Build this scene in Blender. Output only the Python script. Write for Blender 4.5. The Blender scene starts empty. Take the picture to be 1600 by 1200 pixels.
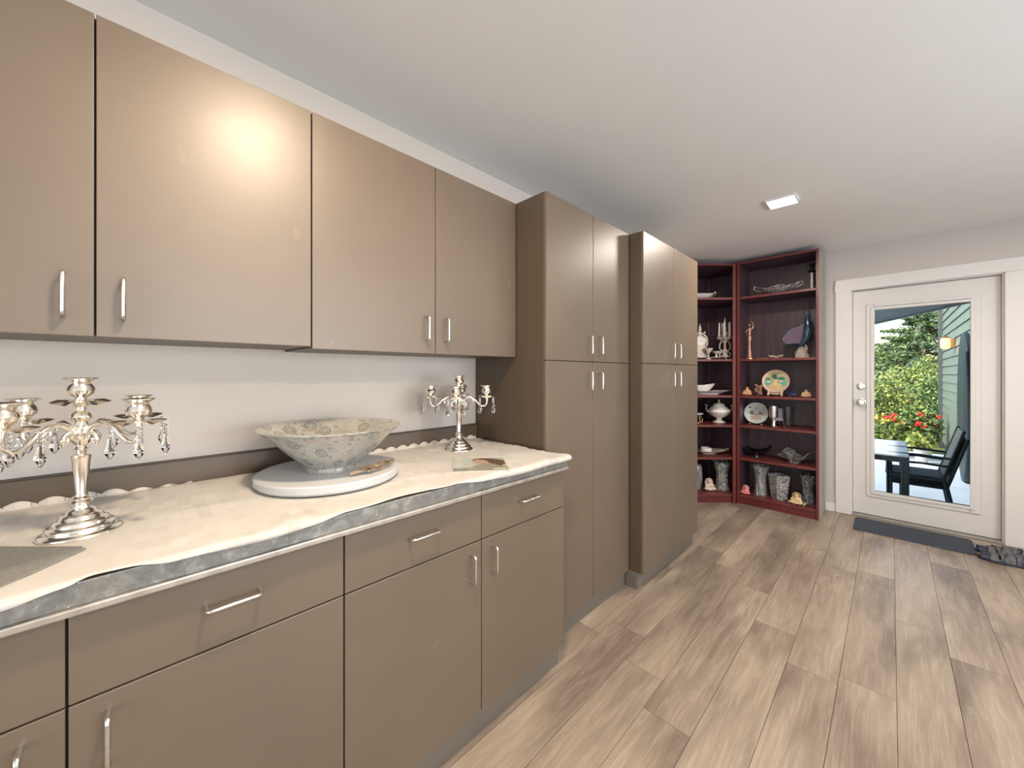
import bpy, bmesh, math, random
import numpy as np
from mathutils import Vector, Matrix
C = bpy.context.scene.collection
rnd = random.Random(7)
PI = math.pi

# ------------------------------------------------------------------ camera, world, lights, exposure
cd = bpy.data.cameras.new('camera'); cam = bpy.data.objects.new('camera', cd); C.objects.link(cam)
cam.location = (0, 0, 1.30); cam.rotation_euler = (PI / 2, 0, math.radians(45.2))
cd.sensor_width = 36; cd.lens = 588 * 36 / 1600; cd.shift_y = -17 / 1600; cd.clip_start = .02; cd.clip_end = 300
sc = bpy.context.scene
sc.camera = cam
sc.view_settings.view_transform = 'Standard'; sc.view_settings.look = 'None'
sc.view_settings.gamma = 1; sc.view_settings.use_curve_mapping = False
sc.view_settings.exposure = 0.36
sc.cycles.use_denoising = True
sc.cycles.max_bounces = 10; sc.cycles.diffuse_bounces = 5; sc.cycles.glossy_bounces = 5
sc.cycles.transmission_bounces = 10; sc.cycles.transparent_max_bounces = 12
sc.cycles.sample_clamp_indirect = 4.0
sc.cycles.caustics_refractive = False; sc.cycles.caustics_reflective = False

w = bpy.data.worlds.new('world'); sc.world = w; w.use_nodes = True
wn = w.node_tree; bg = wn.nodes['Background']
sky = wn.nodes.new('ShaderNodeTexSky'); sky.sky_type = 'NISHITA'; sky.sun_disc = False
sky.sun_elevation = math.radians(42); sky.sun_rotation = math.radians(200)
sky.air_density = 1.2; sky.dust_density = 4.5; sky.ozone_density = 1.0
wn.links.new(sky.outputs[0], bg.inputs[0]); bg.inputs[1].default_value = 0.40

def light(name, kind, loc, rot, power, color, size=.1, size_y=None, spread=None):
    l = bpy.data.lights.new(name, kind); l.energy = power; l.color = color
    if kind == 'AREA':
        l.shape = 'RECTANGLE' if size_y else 'SQUARE'; l.size = size
        if size_y: l.size_y = size_y
        if spread: l.spread = spread
    o = bpy.data.objects.new(name, l); C.objects.link(o); o.location = loc; o.rotation_euler = rot
    return o
sun = light('sun', 'SUN', (-6, -4, 12), Vector((.74, .18, -.65)).to_track_quat('-Z', 'Y').to_euler(), 3.4, (1, .93, .8)); sun.data.angle = .02
CEIL = 2.448
LAMPS = [(-.45, .38), (-.51, 3.04), (1.45, .38), (1.45, 3.04)]  # the second pair is out of view, added as fill light
# daylight through the windows of the two walls behind the viewpoint
light('window_daylight', 'AREA', (2.56, 1.3, 1.45), (0, math.radians(112), 0), 84, (.86, .93, 1), 1.4, 2.6)
light('window_daylight', 'AREA', (.7, -2.36, 1.3), (math.radians(112), 0, 0), 52, (.88, .94, 1), 2.6, 1.9)
for lx, ly in LAMPS:
    warm = lx < 0
    light('ceiling_lamp_light', 'AREA', (lx, ly, CEIL - .022), (0, 0, 0), 24 if ly < 1 else 16, (1, .78, .55) if ly < 1 else (1, .88, .74), .15)

# ------------------------------------------------------------------ mesh helpers
ORG = {}
class MB:
    def __init__(s): s.v = []; s.f = []; s.m = []
    def add(s, vs, fs, mi=0):
        o = len(s.v); s.v += [tuple(v) for v in vs]
        s.f += [tuple(i + o for i in f) for f in fs]; s.m += [mi] * len(fs); return s
    def box(s, x0, x1, y0, y1, z0, z1, mi=0):
        v = [(x, y, z) for x in (x0, x1) for y in (y0, y1) for z in (z0, z1)]
        return s.add(v, [(0, 1, 3, 2), (4, 6, 7, 5), (0, 4, 5, 1), (2, 3, 7, 6), (0, 2, 6, 4), (1, 5, 7, 3)], mi)
    def prism(s, poly, z0, z1, mi=0):            # poly: (x, y) counter-clockwise
        n = len(poly)
        v = [(x, y, z0) for x, y in poly] + [(x, y, z1) for x, y in poly]
        return s.add(v, [tuple(range(n))[::-1], tuple(range(n, 2 * n))] + [(i, (i + 1) % n, n + (i + 1) % n, n + i) for i in range(n)], mi)
    def lathe(s, prof, c=(0, 0, 0), n=32, mi=0, fn=None):
        v = []; f = []; k = len(prof)
        for i in range(n):
            a = 2 * PI * i / n
            for j, (r, z) in enumerate(prof):
                rr, zz = (fn(r, z, a, j) if fn else (r, z))
                v.append((c[0] + rr * math.cos(a), c[1] + rr * math.sin(a), c[2] + zz))
        for i in range(n):
            for j in range(k - 1):
                a, b = i * k + j, ((i + 1) % n) * k + j
                f.append((a, b, b + 1, a + 1))
        return s.add(v, f, mi)
    def tube(s, pts, r, n=8, mi=0, cap=True):
        P = [Vector(p) for p in pts]; R = r if isinstance(r, (list, tuple)) else [r] * len(P)
        v = []; f = []; T0 = None
        for i, p in enumerate(P):
            t = (P[min(i + 1, len(P) - 1)] - P[max(i - 1, 0)]).normalized()
            if T0 is None:
                u = t.cross(Vector((0, 0, 1)));  u = u if u.length > .05 else t.cross(Vector((1, 0, 0)))
            else: u = U - t * U.dot(t)
            U = u.normalized(); T0 = t; W = t.cross(U)
            for k in range(n):
                a = 2 * PI * k / n
                v.append(p + (U * math.cos(a) + W * math.sin(a)) * R[i])
        for i in range(len(P) - 1):
            for k in range(n):
                f.append((i * n + k, i * n + (k + 1) % n, (i + 1) * n + (k + 1) % n, (i + 1) * n + k))
        if cap: f += [tuple(range(n))[::-1], tuple(range((len(P) - 1) * n, len(P) * n))]
        return s.add(v, f, mi)
    def ball(s, c, r, n=12, mi=0, rot=None):
        rx, ry, rz = r if isinstance(r, (list, tuple)) else (r, r, r)
        v = []; f = []; k = max(4, n // 2)
        for i in range(n):
            for j in range(k + 1):
                th = PI * j / k; a = 2 * PI * i / n
                q = Vector((rx * math.sin(th) * math.cos(a), ry * math.sin(th) * math.sin(a), -rz * math.cos(th)))
                if rot: q = rot @ q
                v.append(Vector(c) + q)
        for i in range(n):
            for j in range(k):
                a, b = i * (k + 1) + j, ((i + 1) % n) * (k + 1) + j
                f.append((a, b, b + 1, a + 1))
        return s.add(v, f, mi)
    def xf(s, M):
        s.v = [tuple(M @ Vector(p)) for p in s.v]; return s
    def build(s, name, mats, parent=None, smooth=None, bevel=0, remesh=0, weld=True):
        if not isinstance(mats, (list, tuple)): mats = [mats]
        if parent is not None: org = ORG[parent.name]
        else:
            a = np.array(s.v); org = Vector(((a[:, 0].min() + a[:, 0].max()) / 2, (a[:, 1].min() + a[:, 1].max()) / 2, a[:, 2].min()))
        me = bpy.data.meshes.new(name)
        me.from_pydata([(p[0] - org[0], p[1] - org[1], p[2] - org[2]) for p in s.v], [], s.f)
        for m in mats: me.materials.append(m)
        me.polygons.foreach_set('material_index', s.m)
        if weld:
            bm = bmesh.new(); bm.from_mesh(me)
            bmesh.ops.remove_doubles(bm, verts=bm.verts, dist=1e-6)
            bmesh.ops.recalc_face_normals(bm, faces=bm.faces)
            bm.to_mesh(me); bm.free()
        if smooth is not None:
            me.shade_smooth(); me.set_sharp_from_angle(angle=math.radians(smooth))
        me.update()
        o = bpy.data.objects.new(name, me); C.objects.link(o)
        ORG[o.name] = Vector(org)
        if parent is not None: o.parent = parent
        else: o.location = org
        if bevel:
            b = o.modifiers.new('bevel', 'BEVEL'); b.width = bevel; b.segments = 2; b.limit_method = 'ANGLE'; b.angle_limit = math.radians(40)
        if remesh:
            b = o.modifiers.new('remesh', 'REMESH'); b.mode = 'VOXEL'; b.voxel_size = remesh; b.use_smooth_shade = True
            b = o.modifiers.new('smooth', 'SMOOTH'); b.factor = .5; b.iterations = 2
        return o
def tag(o, label, cat, group=None, kind=None):
    o['label'] = label; o['category'] = cat
    if group: o['group'] = group
    if kind: o['kind'] = kind
    return o
def thing(name, label, cat, loc, group=None):
    o = bpy.data.objects.new(name, None); C.objects.link(o); o.location = loc; o.empty_display_size = .1
    ORG[o.name] = Vector(loc)
    return tag(o, label, cat, group)
def struct(o): o['kind'] = 'structure'; return o
def copy_tree(o, parent=None):
    c = o.copy(); C.objects.link(c); c.parent = parent; ORG[c.name] = ORG[o.name].copy()
    for ch in list(o.children): copy_tree(ch, c)
    return c

# ------------------------------------------------------------------ materials
def mat(name, col=(.5, .5, .5), rough=.5, metal=0, **kw):
    m = bpy.data.materials.new(name); m.use_nodes = True
    b = m.node_tree.nodes['Principled BSDF']
    b.inputs['Base Color'].default_value = (*col, 1); b.inputs['Roughness'].default_value = rough; b.inputs['Metallic'].default_value = metal
    for k, v in kw.items():
        b.inputs[k.replace('_', ' ')].default_value = v
    return m
def N(m, t, **kw):
    n = m.node_tree.nodes.new(t)
    for k, v in kw.items(): setattr(n, k, v)
    return n
def L(m, a, b): m.node_tree.links.new(a, b)
def B(m): return m.node_tree.nodes['Principled BSDF']
def coords(m, scale=(1, 1, 1), kind='Object'):
    tc = N(m, 'ShaderNodeTexCoord'); mp = N(m, 'ShaderNodeMapping'); mp.inputs['Scale'].default_value = scale
    L(m, tc.outputs[kind], mp.inputs[0]); return mp.outputs[0]
def noise(m, vec, scale, detail=4, rough=.55, dist=0):
    n = N(m, 'ShaderNodeTexNoise'); L(m, vec, n.inputs['Vector'])
    n.inputs['Scale'].default_value = scale; n.inputs['Detail'].default_value = detail; n.inputs['Roughness'].default_value = rough; n.inputs['Distortion'].default_value = dist
    return n.outputs['Fac']
def ramp(m, fac, stops):
    r = N(m, 'ShaderNodeValToRGB'); L(m, fac, r.inputs[0]); e = r.color_ramp.elements
    while len(e) < len(stops): e.new(.5)
    for i, (p, c) in enumerate(stops):
        e[i].position = p; e[i].color = (*c, 1) if len(c) == 3 else c
    return r.outputs[0]
def bump(m, h, strength=.2, dist=.002):
    b = N(m, 'ShaderNodeBump'); b.inputs['Strength'].default_value = strength; b.inputs['Distance'].default_value = dist
    L(m, h, b.inputs['Height']); L(m, b.outputs[0], B(m).inputs['Normal']); return b
def mixc(m, fac, a, b, mode='MIX'):
    x = N(m, 'ShaderNodeMix', data_type='RGBA', blend_type=mode)
    if isinstance(fac, float): x.inputs[0].default_value = fac
    else: L(m, fac, x.inputs[0])
    for i, c in ((6, a), (7, b)):
        if isinstance(c, tuple): x.inputs[i].default_value = (*c, 1)
        else: L(m, c, x.inputs[i])
    return x.outputs[2]
def mth(m, op, a, b=None):
    x = N(m, 'ShaderNodeMath', operation=op)
    for i, c in ((0, a), (1, b)):
        if c is None: continue
        if isinstance(c, (int, float)): x.inputs[i].default_value = c
        else: L(m, c, x.inputs[i])
    return x.outputs[0]
def noisy(name, c1, c2, scale=8, rough=.5, sc3=(1, 1, 1), bmp=0, metal=0, lo=.3, hi=.7, **kw):
    m = mat(name, c1, rough, metal, **kw); v = coords(m, sc3); f = noise(m, v, scale)
    L(m, ramp(m, f, [(lo, c1), (hi, c2)]), B(m).inputs['Base Color'])
    if bmp: bump(m, f, bmp)
    return m

# painted cabinet fronts: satin taupe with faint brush marks, a few scuffs
def cabinet_paint(name, c, rough):
    m = mat(name, c, rough); B(m).inputs['Specular IOR Level'].default_value = .85
    v = coords(m, (60, 60, 2.5)); f = noise(m, v, 3.0, 3)
    v2 = coords(m, (1, 1, 1)); f2 = noise(m, v2, 2.2, 5, .6)
    c1 = ramp(m, f2, [(.3, tuple(x * .93 for x in c)), (.7, tuple(x * 1.08 for x in c))])
    v3 = coords(m, (1, 1, 1)); f3 = noise(m, v3, 13, 2, .5, .6)
    sc_ = ramp(m, f3, [(.72, (0, 0, 0)), (.78, (.30, .30, .30))])
    L(m, mixc(m, sc_, c1, tuple(min(1, x * 1.7) for x in c)), B(m).inputs['Base Color'])
    L(m, ramp(m, f2, [(.3, (rough - .03,) * 3), (.7, (rough + .05,) * 3)]), B(m).inputs['Roughness'])
    bump(m, f, .07, .0006)
    return m
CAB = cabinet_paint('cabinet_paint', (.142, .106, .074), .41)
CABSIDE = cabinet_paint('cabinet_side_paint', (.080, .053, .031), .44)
TOE = cabinet_paint('toe_kick_paint', (.15, .13, .11), .5)
GAP = mat('front_gap_shade', (.03, .024, .018), .7)  # near-black sheet colour, paints the shade in the gaps between fronts
NICKEL = noisy('brushed_nickel', (.62, .60, .56), (.74, .72, .68), 30, .26, (1, 1, 6), 0, 1)
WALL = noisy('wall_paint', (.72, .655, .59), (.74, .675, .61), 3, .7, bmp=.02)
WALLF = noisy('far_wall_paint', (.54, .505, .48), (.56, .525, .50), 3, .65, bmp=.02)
CEILM = noisy('ceiling_paint', (.82, .83, .83), (.84, .85, .85), 4, .8, bmp=.02)
TRIM = noisy('white_trim_paint', (.70, .68, .665), (.72, .70, .685), 6, .35)
DOORM = noisy('white_door_paint', (.66, .64, .625), (.68, .66, .645), 6, .32)
SILVER = noisy('polished_silver', (.93, .87, .77), (.98, .94, .87), 20, .17, metal=1)
SILVERD = noisy('tarnished_silver', (.12, .12, .13), (.85, .82, .76), 70, .32, metal=.55, bmp=.5)
GOLD = mat('gold', (.78, .55, .25), .28, 1)
GLASS = mat('crystal', (.96, .97, .98), .02, 0, Transmission_Weight=1.0, IOR=1.5)
def cut_crystal(name, col, sc3, scale):
    m = mat(name, col, .05, 0, Transmission_Weight=.42, IOR=1.55, Coat_Weight=1.0, Coat_Roughness=.08)
    v = coords(m, sc3); vo = N(m, 'ShaderNodeTexVoronoi'); L(m, v, vo.inputs['Vector']); vo.inputs['Scale'].default_value = scale
    bump(m, vo.outputs['Distance'], 1.0, .012)
    sp = N(m, 'ShaderNodeSeparateColor'); L(m, vo.outputs['Color'], sp.inputs[0])
    L(m, ramp(m, sp.outputs[0], [(.25, tuple(x * .42 for x in col)), (.75, col)]), B(m).inputs['Base Color'])  # light and dark cells paint facet sparkle into the base colour
    return m
CUT = cut_crystal('cut_crystal', (.78, .80, .76), (1, 1, 1), 75)
CUTV = cut_crystal('ribbed_crystal', (.76, .78, .75), (1, 1, .2), 90)
SMOKE = cut_crystal('smoky_crystal', (.40, .45, .5), (1, 1, .6), 70)
PORC = noisy('white_porcelain', (.80, .77, .72), (.84, .81, .77), 9, .18)
BLACKG = mat('black_glass', (.008, .009, .014), .06, 0, Coat_Weight=.6)
BRONZE = noisy('bronze', (.20, .09, .055), (.55, .33, .24), 40, .35, metal=.7)
BLACK = mat('black_metal', (.012, .012, .014), .35, .4)

def wood_shelf(name, c1, c2, rough=.35):
    m = mat(name, c1, rough); v = coords(m, (14, 14, 1.2)); f = noise(m, v, 2.2, 5, .6, .6)
    L(m, ramp(m, f, [(.3, c1), (.7, c2)]), B(m).inputs['Base Color']); bump(m, f, .05); return m
CHERRY = wood_shelf('cherry_veneer', (.105, .018, .018), (.17, .036, .030))
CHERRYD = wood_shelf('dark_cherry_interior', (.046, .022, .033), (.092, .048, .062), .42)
CHERRYK = wood_shelf('cherry_kick', (.085, .010, .012), (.13, .018, .018), .4)

def floor_mat():
    m = mat('oak_vinyl_plank', (.4, .3, .22), .38)
    tc = N(m, 'ShaderNodeTexCoord'); oi = N(m, 'ShaderNodeObjectInfo')
    add = N(m, 'ShaderNodeVectorMath', operation='MULTIPLY_ADD')
    cx = N(m, 'ShaderNodeCombineXYZ')
    for i in range(3): L(m, oi.outputs['Random'], cx.inputs[i])
    L(m, cx.outputs[0], add.inputs[0]); add.inputs[1].default_value = (31, 57, 13); L(m, tc.outputs['Object'], add.inputs[2])
    mp = N(m, 'ShaderNodeMapping'); L(m, add.outputs[0], mp.inputs[0]); mp.inputs['Scale'].default_value = (11, 1.5, 1)
    f1 = noise(m, mp.outputs[0], 1.9, 7, .66, 1.1)
    mp2 = N(m, 'ShaderNodeMapping'); L(m, add.outputs[0], mp2.inputs[0]); mp2.inputs['Scale'].default_value = (120, 3, 1)
    f2 = noise(m, mp2.outputs[0], 1.5, 4, .6, .3)
    mp3 = N(m, 'ShaderNodeMapping'); L(m, add.outputs[0], mp3.inputs[0]); mp3.inputs['Scale'].default_value = (3.2, .9, 1)
    f3 = noise(m, mp3.outputs[0], 1.3, 3, .5, .3)
    c = ramp(m, f1, [(.30, (.155, .115, .085)), (.44, (.28, .215, .165)), (.56, (.42, .335, .262)), (.72, (.52, .43, .345))])
    c = mixc(m, ramp(m, f2, [(.42, (.62, .62, .62)), (.60, (0, 0, 0))]), c, (.17, .13, .10))
    c = mixc(m, .5, c, ramp(m, f3, [(.36, (.17, .135, .112)), (.62, (.52, .43, .335))]))
    hs = N(m, 'ShaderNodeHueSaturation'); L(m, c, hs.inputs['Color'])
    L(m, mth(m, 'ADD', mth(m, 'MULTIPLY', oi.outputs['Random'], .20), .86), hs.inputs['Value'])
    hs.inputs['Saturation'].default_value = 1.0
    L(m, hs.outputs[0], B(m).inputs['Base Color'])
    L(m, ramp(m, f2, [(.3, (.40,) * 3), (.7, (.32,) * 3)]), B(m).inputs['Roughness'])
    bump(m, f2, .12, .001)
    return m
PLANK = floor_mat()
SUBFLOOR = mat('plank_joint', (.16, .12, .095), .8)

def cloth_mat():
    m = mat('damask_cloth', (.70, .66, .61), .75); B(m).inputs['Sheen Weight'].default_value = .2
    v = coords(m); br = N(m, 'ShaderNodeTexBrick'); L(m, v, br.inputs['Vector'])
    br.inputs['Color1'].default_value = (.64, .61, .57, 1); br.inputs['Color2'].default_value = (.48, .45, .415, 1); br.inputs['Mortar'].default_value = (.56, .53, .49, 1)
    br.inputs['Scale'].default_value = 1; br.inputs['Brick Width'].default_value = .05; br.inputs['Row Height'].default_value = .028; br.inputs['Mortar Size'].default_value = .0012
    br.inputs['Bias'].default_value = 0
    f = noise(m, v, 5, 3)
    L(m, mixc(m, ramp(m, f, [(.35, (0, 0, 0)), (.6, (.8, .8, .8))]), br.outputs['Color'], (.60, .57, .53)), B(m).inputs['Base Color'])
    bump(m, noise(m, coords(m, (1, 1, 1)), 260, 2), .06, .001); return m
CLOTH = cloth_mat()
def edge_mat():
    m = mat('worn_metal_edge', (.3, .31, .31), .36, .45)
    v = coords(m, (1, 1, 1)); f = noise(m, v, 30, 5, .65, .4); f2 = noise(m, v, 150, 2)
    c = ramp(m, f, [(.3, (.19, .19, .18)), (.55, (.27, .275, .26)), (.70, (.45, .45, .43))])
    L(m, mixc(m, ramp(m, f2, [(.70, (0, 0, 0)), (.74, (1, 1, 1))]), c, (.85, .85, .82)), B(m).inputs['Base Color'])
    bump(m, f, .5, .004); return m
EDGE = edge_mat()

# ------------------------------------------------------------------ the room
XW, XR, YB, YF = -1.64, 2.62, -2.42, 4.65
floor = struct(MB().box(XW - .15, XR + .15, YB - .15, YF + .15, -.06, -.010).build('floor', SUBFLOOR))
PW, PL, G = .1735, 1.235, .0008
pm = MB().box(-PW / 2 + G, PW / 2 - G, -PL / 2 + G, PL / 2 - G, -.010, 0)
anchor = {0: 2.835, 1: 2.635, -1: .9, -2: 2.07, -3: 2.306, -4: 2.63, -5: 1.57, -6: 1.765, -7: .4, -8: .95}
proto = None
rp = random.Random(3)
for k in range(-9, 16):
    xa = .0165 + k * PW; xb = xa + PW
    x0, x1 = max(xa, XW), min(xb, XR)
    if x1 - x0 < .01: continue
    a = anchor.get(k, rp.uniform(0, PL)); a = a - math.ceil((a - YB) / PL) * PL
    y = a
    while y < YF:
        y0, y1 = max(y, YB), min(y + PL, YF)
        if y1 - y0 > .02:
            if proto is None:
                proto = MB().box(-PW / 2 + G, PW / 2 - G, -PL / 2 + G, PL / 2 - G, 0, .010).build('plank', PLANK, weld=False)
                o = proto
            else:
                o = proto.copy(); C.objects.link(o)
            o.parent = floor
            o.location = Vector(((x0 + x1) / 2, (y0 + y1) / 2, -.010)) - ORG[floor.name]
            o.scale = ((x1 - x0) / PW, (y1 - y0) / PL, 1)
        y += PL
struct(MB().box(XW - .15, XR + .15, YB - .15, YF + .15, CEIL, CEIL + .12).build('ceiling', CEILM))
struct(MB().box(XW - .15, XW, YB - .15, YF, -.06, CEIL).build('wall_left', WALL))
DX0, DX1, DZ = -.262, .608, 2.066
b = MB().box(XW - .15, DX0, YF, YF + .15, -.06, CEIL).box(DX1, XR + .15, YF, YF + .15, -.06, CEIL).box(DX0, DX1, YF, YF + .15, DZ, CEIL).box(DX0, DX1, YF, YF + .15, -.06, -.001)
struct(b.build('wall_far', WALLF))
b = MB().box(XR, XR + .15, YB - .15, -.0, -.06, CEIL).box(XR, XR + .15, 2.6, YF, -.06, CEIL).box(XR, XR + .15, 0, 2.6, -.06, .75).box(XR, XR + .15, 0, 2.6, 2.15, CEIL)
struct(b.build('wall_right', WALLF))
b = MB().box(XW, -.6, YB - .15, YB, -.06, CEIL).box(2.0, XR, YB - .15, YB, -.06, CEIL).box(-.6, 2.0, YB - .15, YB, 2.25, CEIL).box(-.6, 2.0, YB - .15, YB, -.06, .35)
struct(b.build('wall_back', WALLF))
PANE = mat('window_glass', (.95, .98, .98), .0, 0, Transmission_Weight=1, IOR=1.02, Specular_IOR_Level=.4)
def window(name, a0, a1, z0, z1, axis, pos):
    m = MB(); t = .05
    def bx(p, q, c, d, lo=-.04, hi=.04):
        if axis == 'x': m.box(pos + lo, pos + hi, p, q, c, d)
        else: m.box(p, q, pos + lo, pos + hi, c, d)
    bx(a0, a0 + t, z0, z1); bx(a1 - t, a1, z0, z1); bx(a0 + t, a1 - t, z0, z0 + t); bx(a0 + t, a1 - t, z1 - t, z1)
    mid = (a0 + a1) / 2; bx(mid - t / 2, mid + t / 2, z0 + t, z1 - t)
    o = struct(m.build(name, TRIM, bevel=.004))
    for p, q in ((a0 + t, mid - t / 2), (mid + t / 2, a1 - t)):
        g = MB()
        if axis == 'x': g.box(pos - .003, pos + .003, p, q, z0 + t, z1 - t)
        else: g.box(p, q, pos - .003, pos + .003, z0 + t, z1 - t)
        g.build('pane', PANE, o)
window('window_1', 0, 2.6, .75, 2.15, 'x', XR + .09)
window('window_2', -.6, 2.0, .35, 2.25, 'y', YB - .09)
# baseboards
struct(MB().box(-.443, -.368, YF - .012, YF, 0, .075).box(.716, XR, YF - .012, YF, 0, .075).build('baseboard_far', TRIM, bevel=.003))
struct(MB().box(XR - .012, XR, YB, YF - .012, 0, .075).build('baseboard_right', TRIM, bevel=.003))
# door casing
cs = MB().box(DX0 - .105, DX0 + .004, YF - .02, YF, 0, DZ - .004).box(DX1 - .004, DX1 + .105, YF - .02, YF, 0, DZ - .004).box(DX0 - .105, DX1 + .105, YF - .02, YF, DZ - .004, DZ + .10)
trim = struct(cs.build('trim_1', TRIM, bevel=.005))
jm = MB().box(DX0, DX0 + .012, YF, YF + .15, 0, DZ).box(DX1 - .012, DX1, YF, YF + .15, 0, DZ).box(DX0 + .012, DX1 - .012, YF, YF + .15, DZ - .012, DZ)
jm.build('door_jamb', TRIM, trim, bevel=.002)
# door_1 with a long glass pane
DY0, DY1 = YF + .045, YF + .088
gx0, gx1, gz0, gz1 = -.112, .452, .235, 1.872
dx0, dx1, dz0, dz1 = DX0 + .014, DX1 - .014, .022, DZ - .016
door = struct(MB().box(dx0, gx0, DY0, DY1, dz0, dz1).box(gx1, dx1, DY0, DY1, dz0, dz1).box(gx0, gx1, DY0, DY1, dz0, gz0).box(gx0, gx1, DY0, DY1, gz1, dz1).build('door_1', DOORM))
m = MB()
for s_, y0 in ((.046, DY0 - .010), (.018, DY0 - .017)):
    m.box(gx0 - s_, gx0 + .006, y0, DY0, gz0 - s_, gz1 + s_).box(gx1 - .006, gx1 + s_, y0, DY0, gz0 - s_, gz1 + s_)
    m.box(gx0 + .006, gx1 - .006, y0, DY0, gz0 - s_, gz0 + .006).box(gx0 + .006, gx1 - .006, y0, DY0, gz1 - .006, gz1 + s_)
m.build('glazing_frame', DOORM, door, bevel=.003)
MB().box(gx0, gx1, DY0 + .018, DY0 + .024, gz0, gz1).build('pane', PANE, door)
m = MB(); m.box(gx0, gx0 + .006, DY0 + .008, DY0 + .030, gz0, gz1).box(gx1 - .006, gx1, DY0 + .008, DY0 + .03, gz0, gz1).box(gx0 + .006, gx1 - .006, DY0 + .008, DY0 + .03, gz0, gz0 + .006).box(gx0 + .006, gx1 - .006, DY0 + .008, DY0 + .03, gz1 - .006, gz1)
m.build('pane_gasket', mat('rubber_gasket', (.03, .035, .03), .6), door)
RX = Matrix.Rotation(PI / 2, 4, 'X')
def on_door(prof, x, z): return MB().lathe(prof, n=28).xf(Matrix.Translation((x, DY0, z)) @ RX)
on_door([(0, .075), (.022, .072), (.029, .06), (.028, .048), (.016, .036), (.013, .012), (.033, .009), (.034, 0)], -.192, 1.035).build('door_knob', NICKEL, door, smooth=35)
on_door([(0, .018), (.014, .018), (.016, .012), (.030, .009), (.033, 0)], -.192, 1.178).box(-.196, -.188, DY0 - .03, DY0 - .016, 1.16, 1.196).build('deadbolt', NICKEL, door, smooth=35)
MB().box(DX0 + .012, DX1 - .012, YF - .004, YF + .15, 0, .018).build('threshold', noisy('aluminium_sill', (.30, .28, .26), (.36, .34, .32), 12, .4, metal=.6), door, bevel=.003)

# ------------------------------------------------------------------ cabinets
def handle_mb(mb, p, axis, length=.096, out=.030, r=.0042):
    x, y, z = p; h = length / 2
    if axis == 'z': e = [(0, -h), (0, h)]
    else: e = [(-h, 0), (h, 0)]
    pts = []
    (a0, c0), (a1, c1) = e
    d = .008
    ux, uz = ((1, 0) if axis == 'y' else (0, 1))
    pts.append((x, y + a0, z + c0)); pts.append((x + out - d, y + a0, z + c0))
    for q in (.3, .7): pts.append((x + out - d + d * math.sin(q * PI / 2), y + a0 + ux * d * (1 - math.cos(q * PI / 2)), z + c0 + uz * d * (1 - math.cos(q * PI / 2))))
    pts.append((x + out, y + a0 + ux * d, z + c0 + uz * d)); pts.append((x + out, y + a1 - ux * d, z + c1 - uz * d))
    for q in (.3, .7): pts.append((x + out - d + d * math.cos(q * PI / 2), y + a1 - ux * d * (1 - math.sin(q * PI / 2)), z + c1 - uz * d * (1 - math.sin(q * PI / 2))))
    pts.append((x + out - d, y + a1, z + c1)); pts.append((x, y + a1, z + c1))
    mb.tube(pts, r, 10); return mb
T = .018
def front(root, name, xf, y0, y1, z0, z1, hy, hz, axis):
    g = .0018
    d = MB().box(xf - T, xf, y0 + g, y1 - g, z0 + g, z1 - g).build(name, CAB, root, bevel=.0016)
    handle_mb(MB(), (xf, hy, hz), axis).build('handle', NICKEL, d, smooth=40)
def carcass(root, xf, y0, y1, z0, z1, under=CAB):
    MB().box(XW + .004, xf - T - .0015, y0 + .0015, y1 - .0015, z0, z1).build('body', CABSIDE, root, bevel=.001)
    MB().box(xf - T - .0014, xf - T - .0004, y0 + .006, y1 - .006, z0 + .004, z1 - .004).build('gap_shade_sheet', GAP, root)
def base_unit(y0, y1, label):
    xf = -1.02; ym = (y0 + y1) / 2
    r = thing('base_cabinet', label, 'cabinet', ((XW + xf) / 2, ym, 0), 'taupe base cabinets under the worktop')
    carcass(r, xf, y0, y1, .107, .884)
    MB().box(XW + .01, -1.052, y0, y1, 0, .106).build('toe_kick', TOE, r)
    for a, b_, s in ((y0, ym, 1), (ym, y1, -1)):
        front(r, 'drawer', xf, a, b_, .712, .876, (a + b_) / 2, .806, 'y')
        front(r, 'door', xf, a, b_, .105, .712, ym - s * .05, .628, 'z')
base_unit(-1.5155, -.5655, 'taupe base cabinet at the camera end of the worktop')
base_unit(-.5655, .387, 'taupe base cabinet with two drawers below the nearer silver candelabrum')
base_unit(.387, 1.336, 'taupe base cabinet with two drawers beside the tall cabinets, below the patterned bowl')
def upper_unit(y0, y1, label, dz=0):
    xf = -1.318; ym = (y0 + y1) / 2
    r = thing('wall_cabinet', label, 'cabinet', ((XW + xf) / 2, ym, 1.38 + dz), 'taupe wall cabinets over the worktop')
    carcass(r, xf, y0, y1, 1.385 + dz, 2.146)
    for a, b_, s in ((y0, ym, 1), (ym, y1, -1)):
        front(r, 'door', xf, a, b_, 1.381 + dz, 2.147, ym - s * .047, 1.478, 'z')
upper_unit(-1.479, -.541, 'taupe wall cabinet at the camera end of the row')
upper_unit(-.541, .397, 'taupe wall cabinet whose broad doors catch the lamp glow, above the nearer candelabrum', .003)
upper_unit(.397, 1.336, 'taupe wall cabinet that butts against the tall cabinet', -.004)
def tall_unit(y0, ym, y1, xf, label, toe):
    r = thing('tall_cabinet', label, 'cabinet', ((XW + xf) / 2, ym, 0), 'taupe tall pantry cabinets')
    carcass(r, xf, y0, y1, .10, 2.146)
    MB().box(XW + .01, toe, y0, y1, 0, .099).build('toe_kick', TOE, r, bevel=.002)
    for a, b_, s in ((y0, ym, 1), (ym, y1, -1)):
        front(r, 'door', xf, a, b_, 1.359, 2.147, ym - s * .05, 1.447, 'z')
        front(r, 'door', xf, a, b_, .101, 1.359, ym - s * .05, 1.256, 'z')
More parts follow.
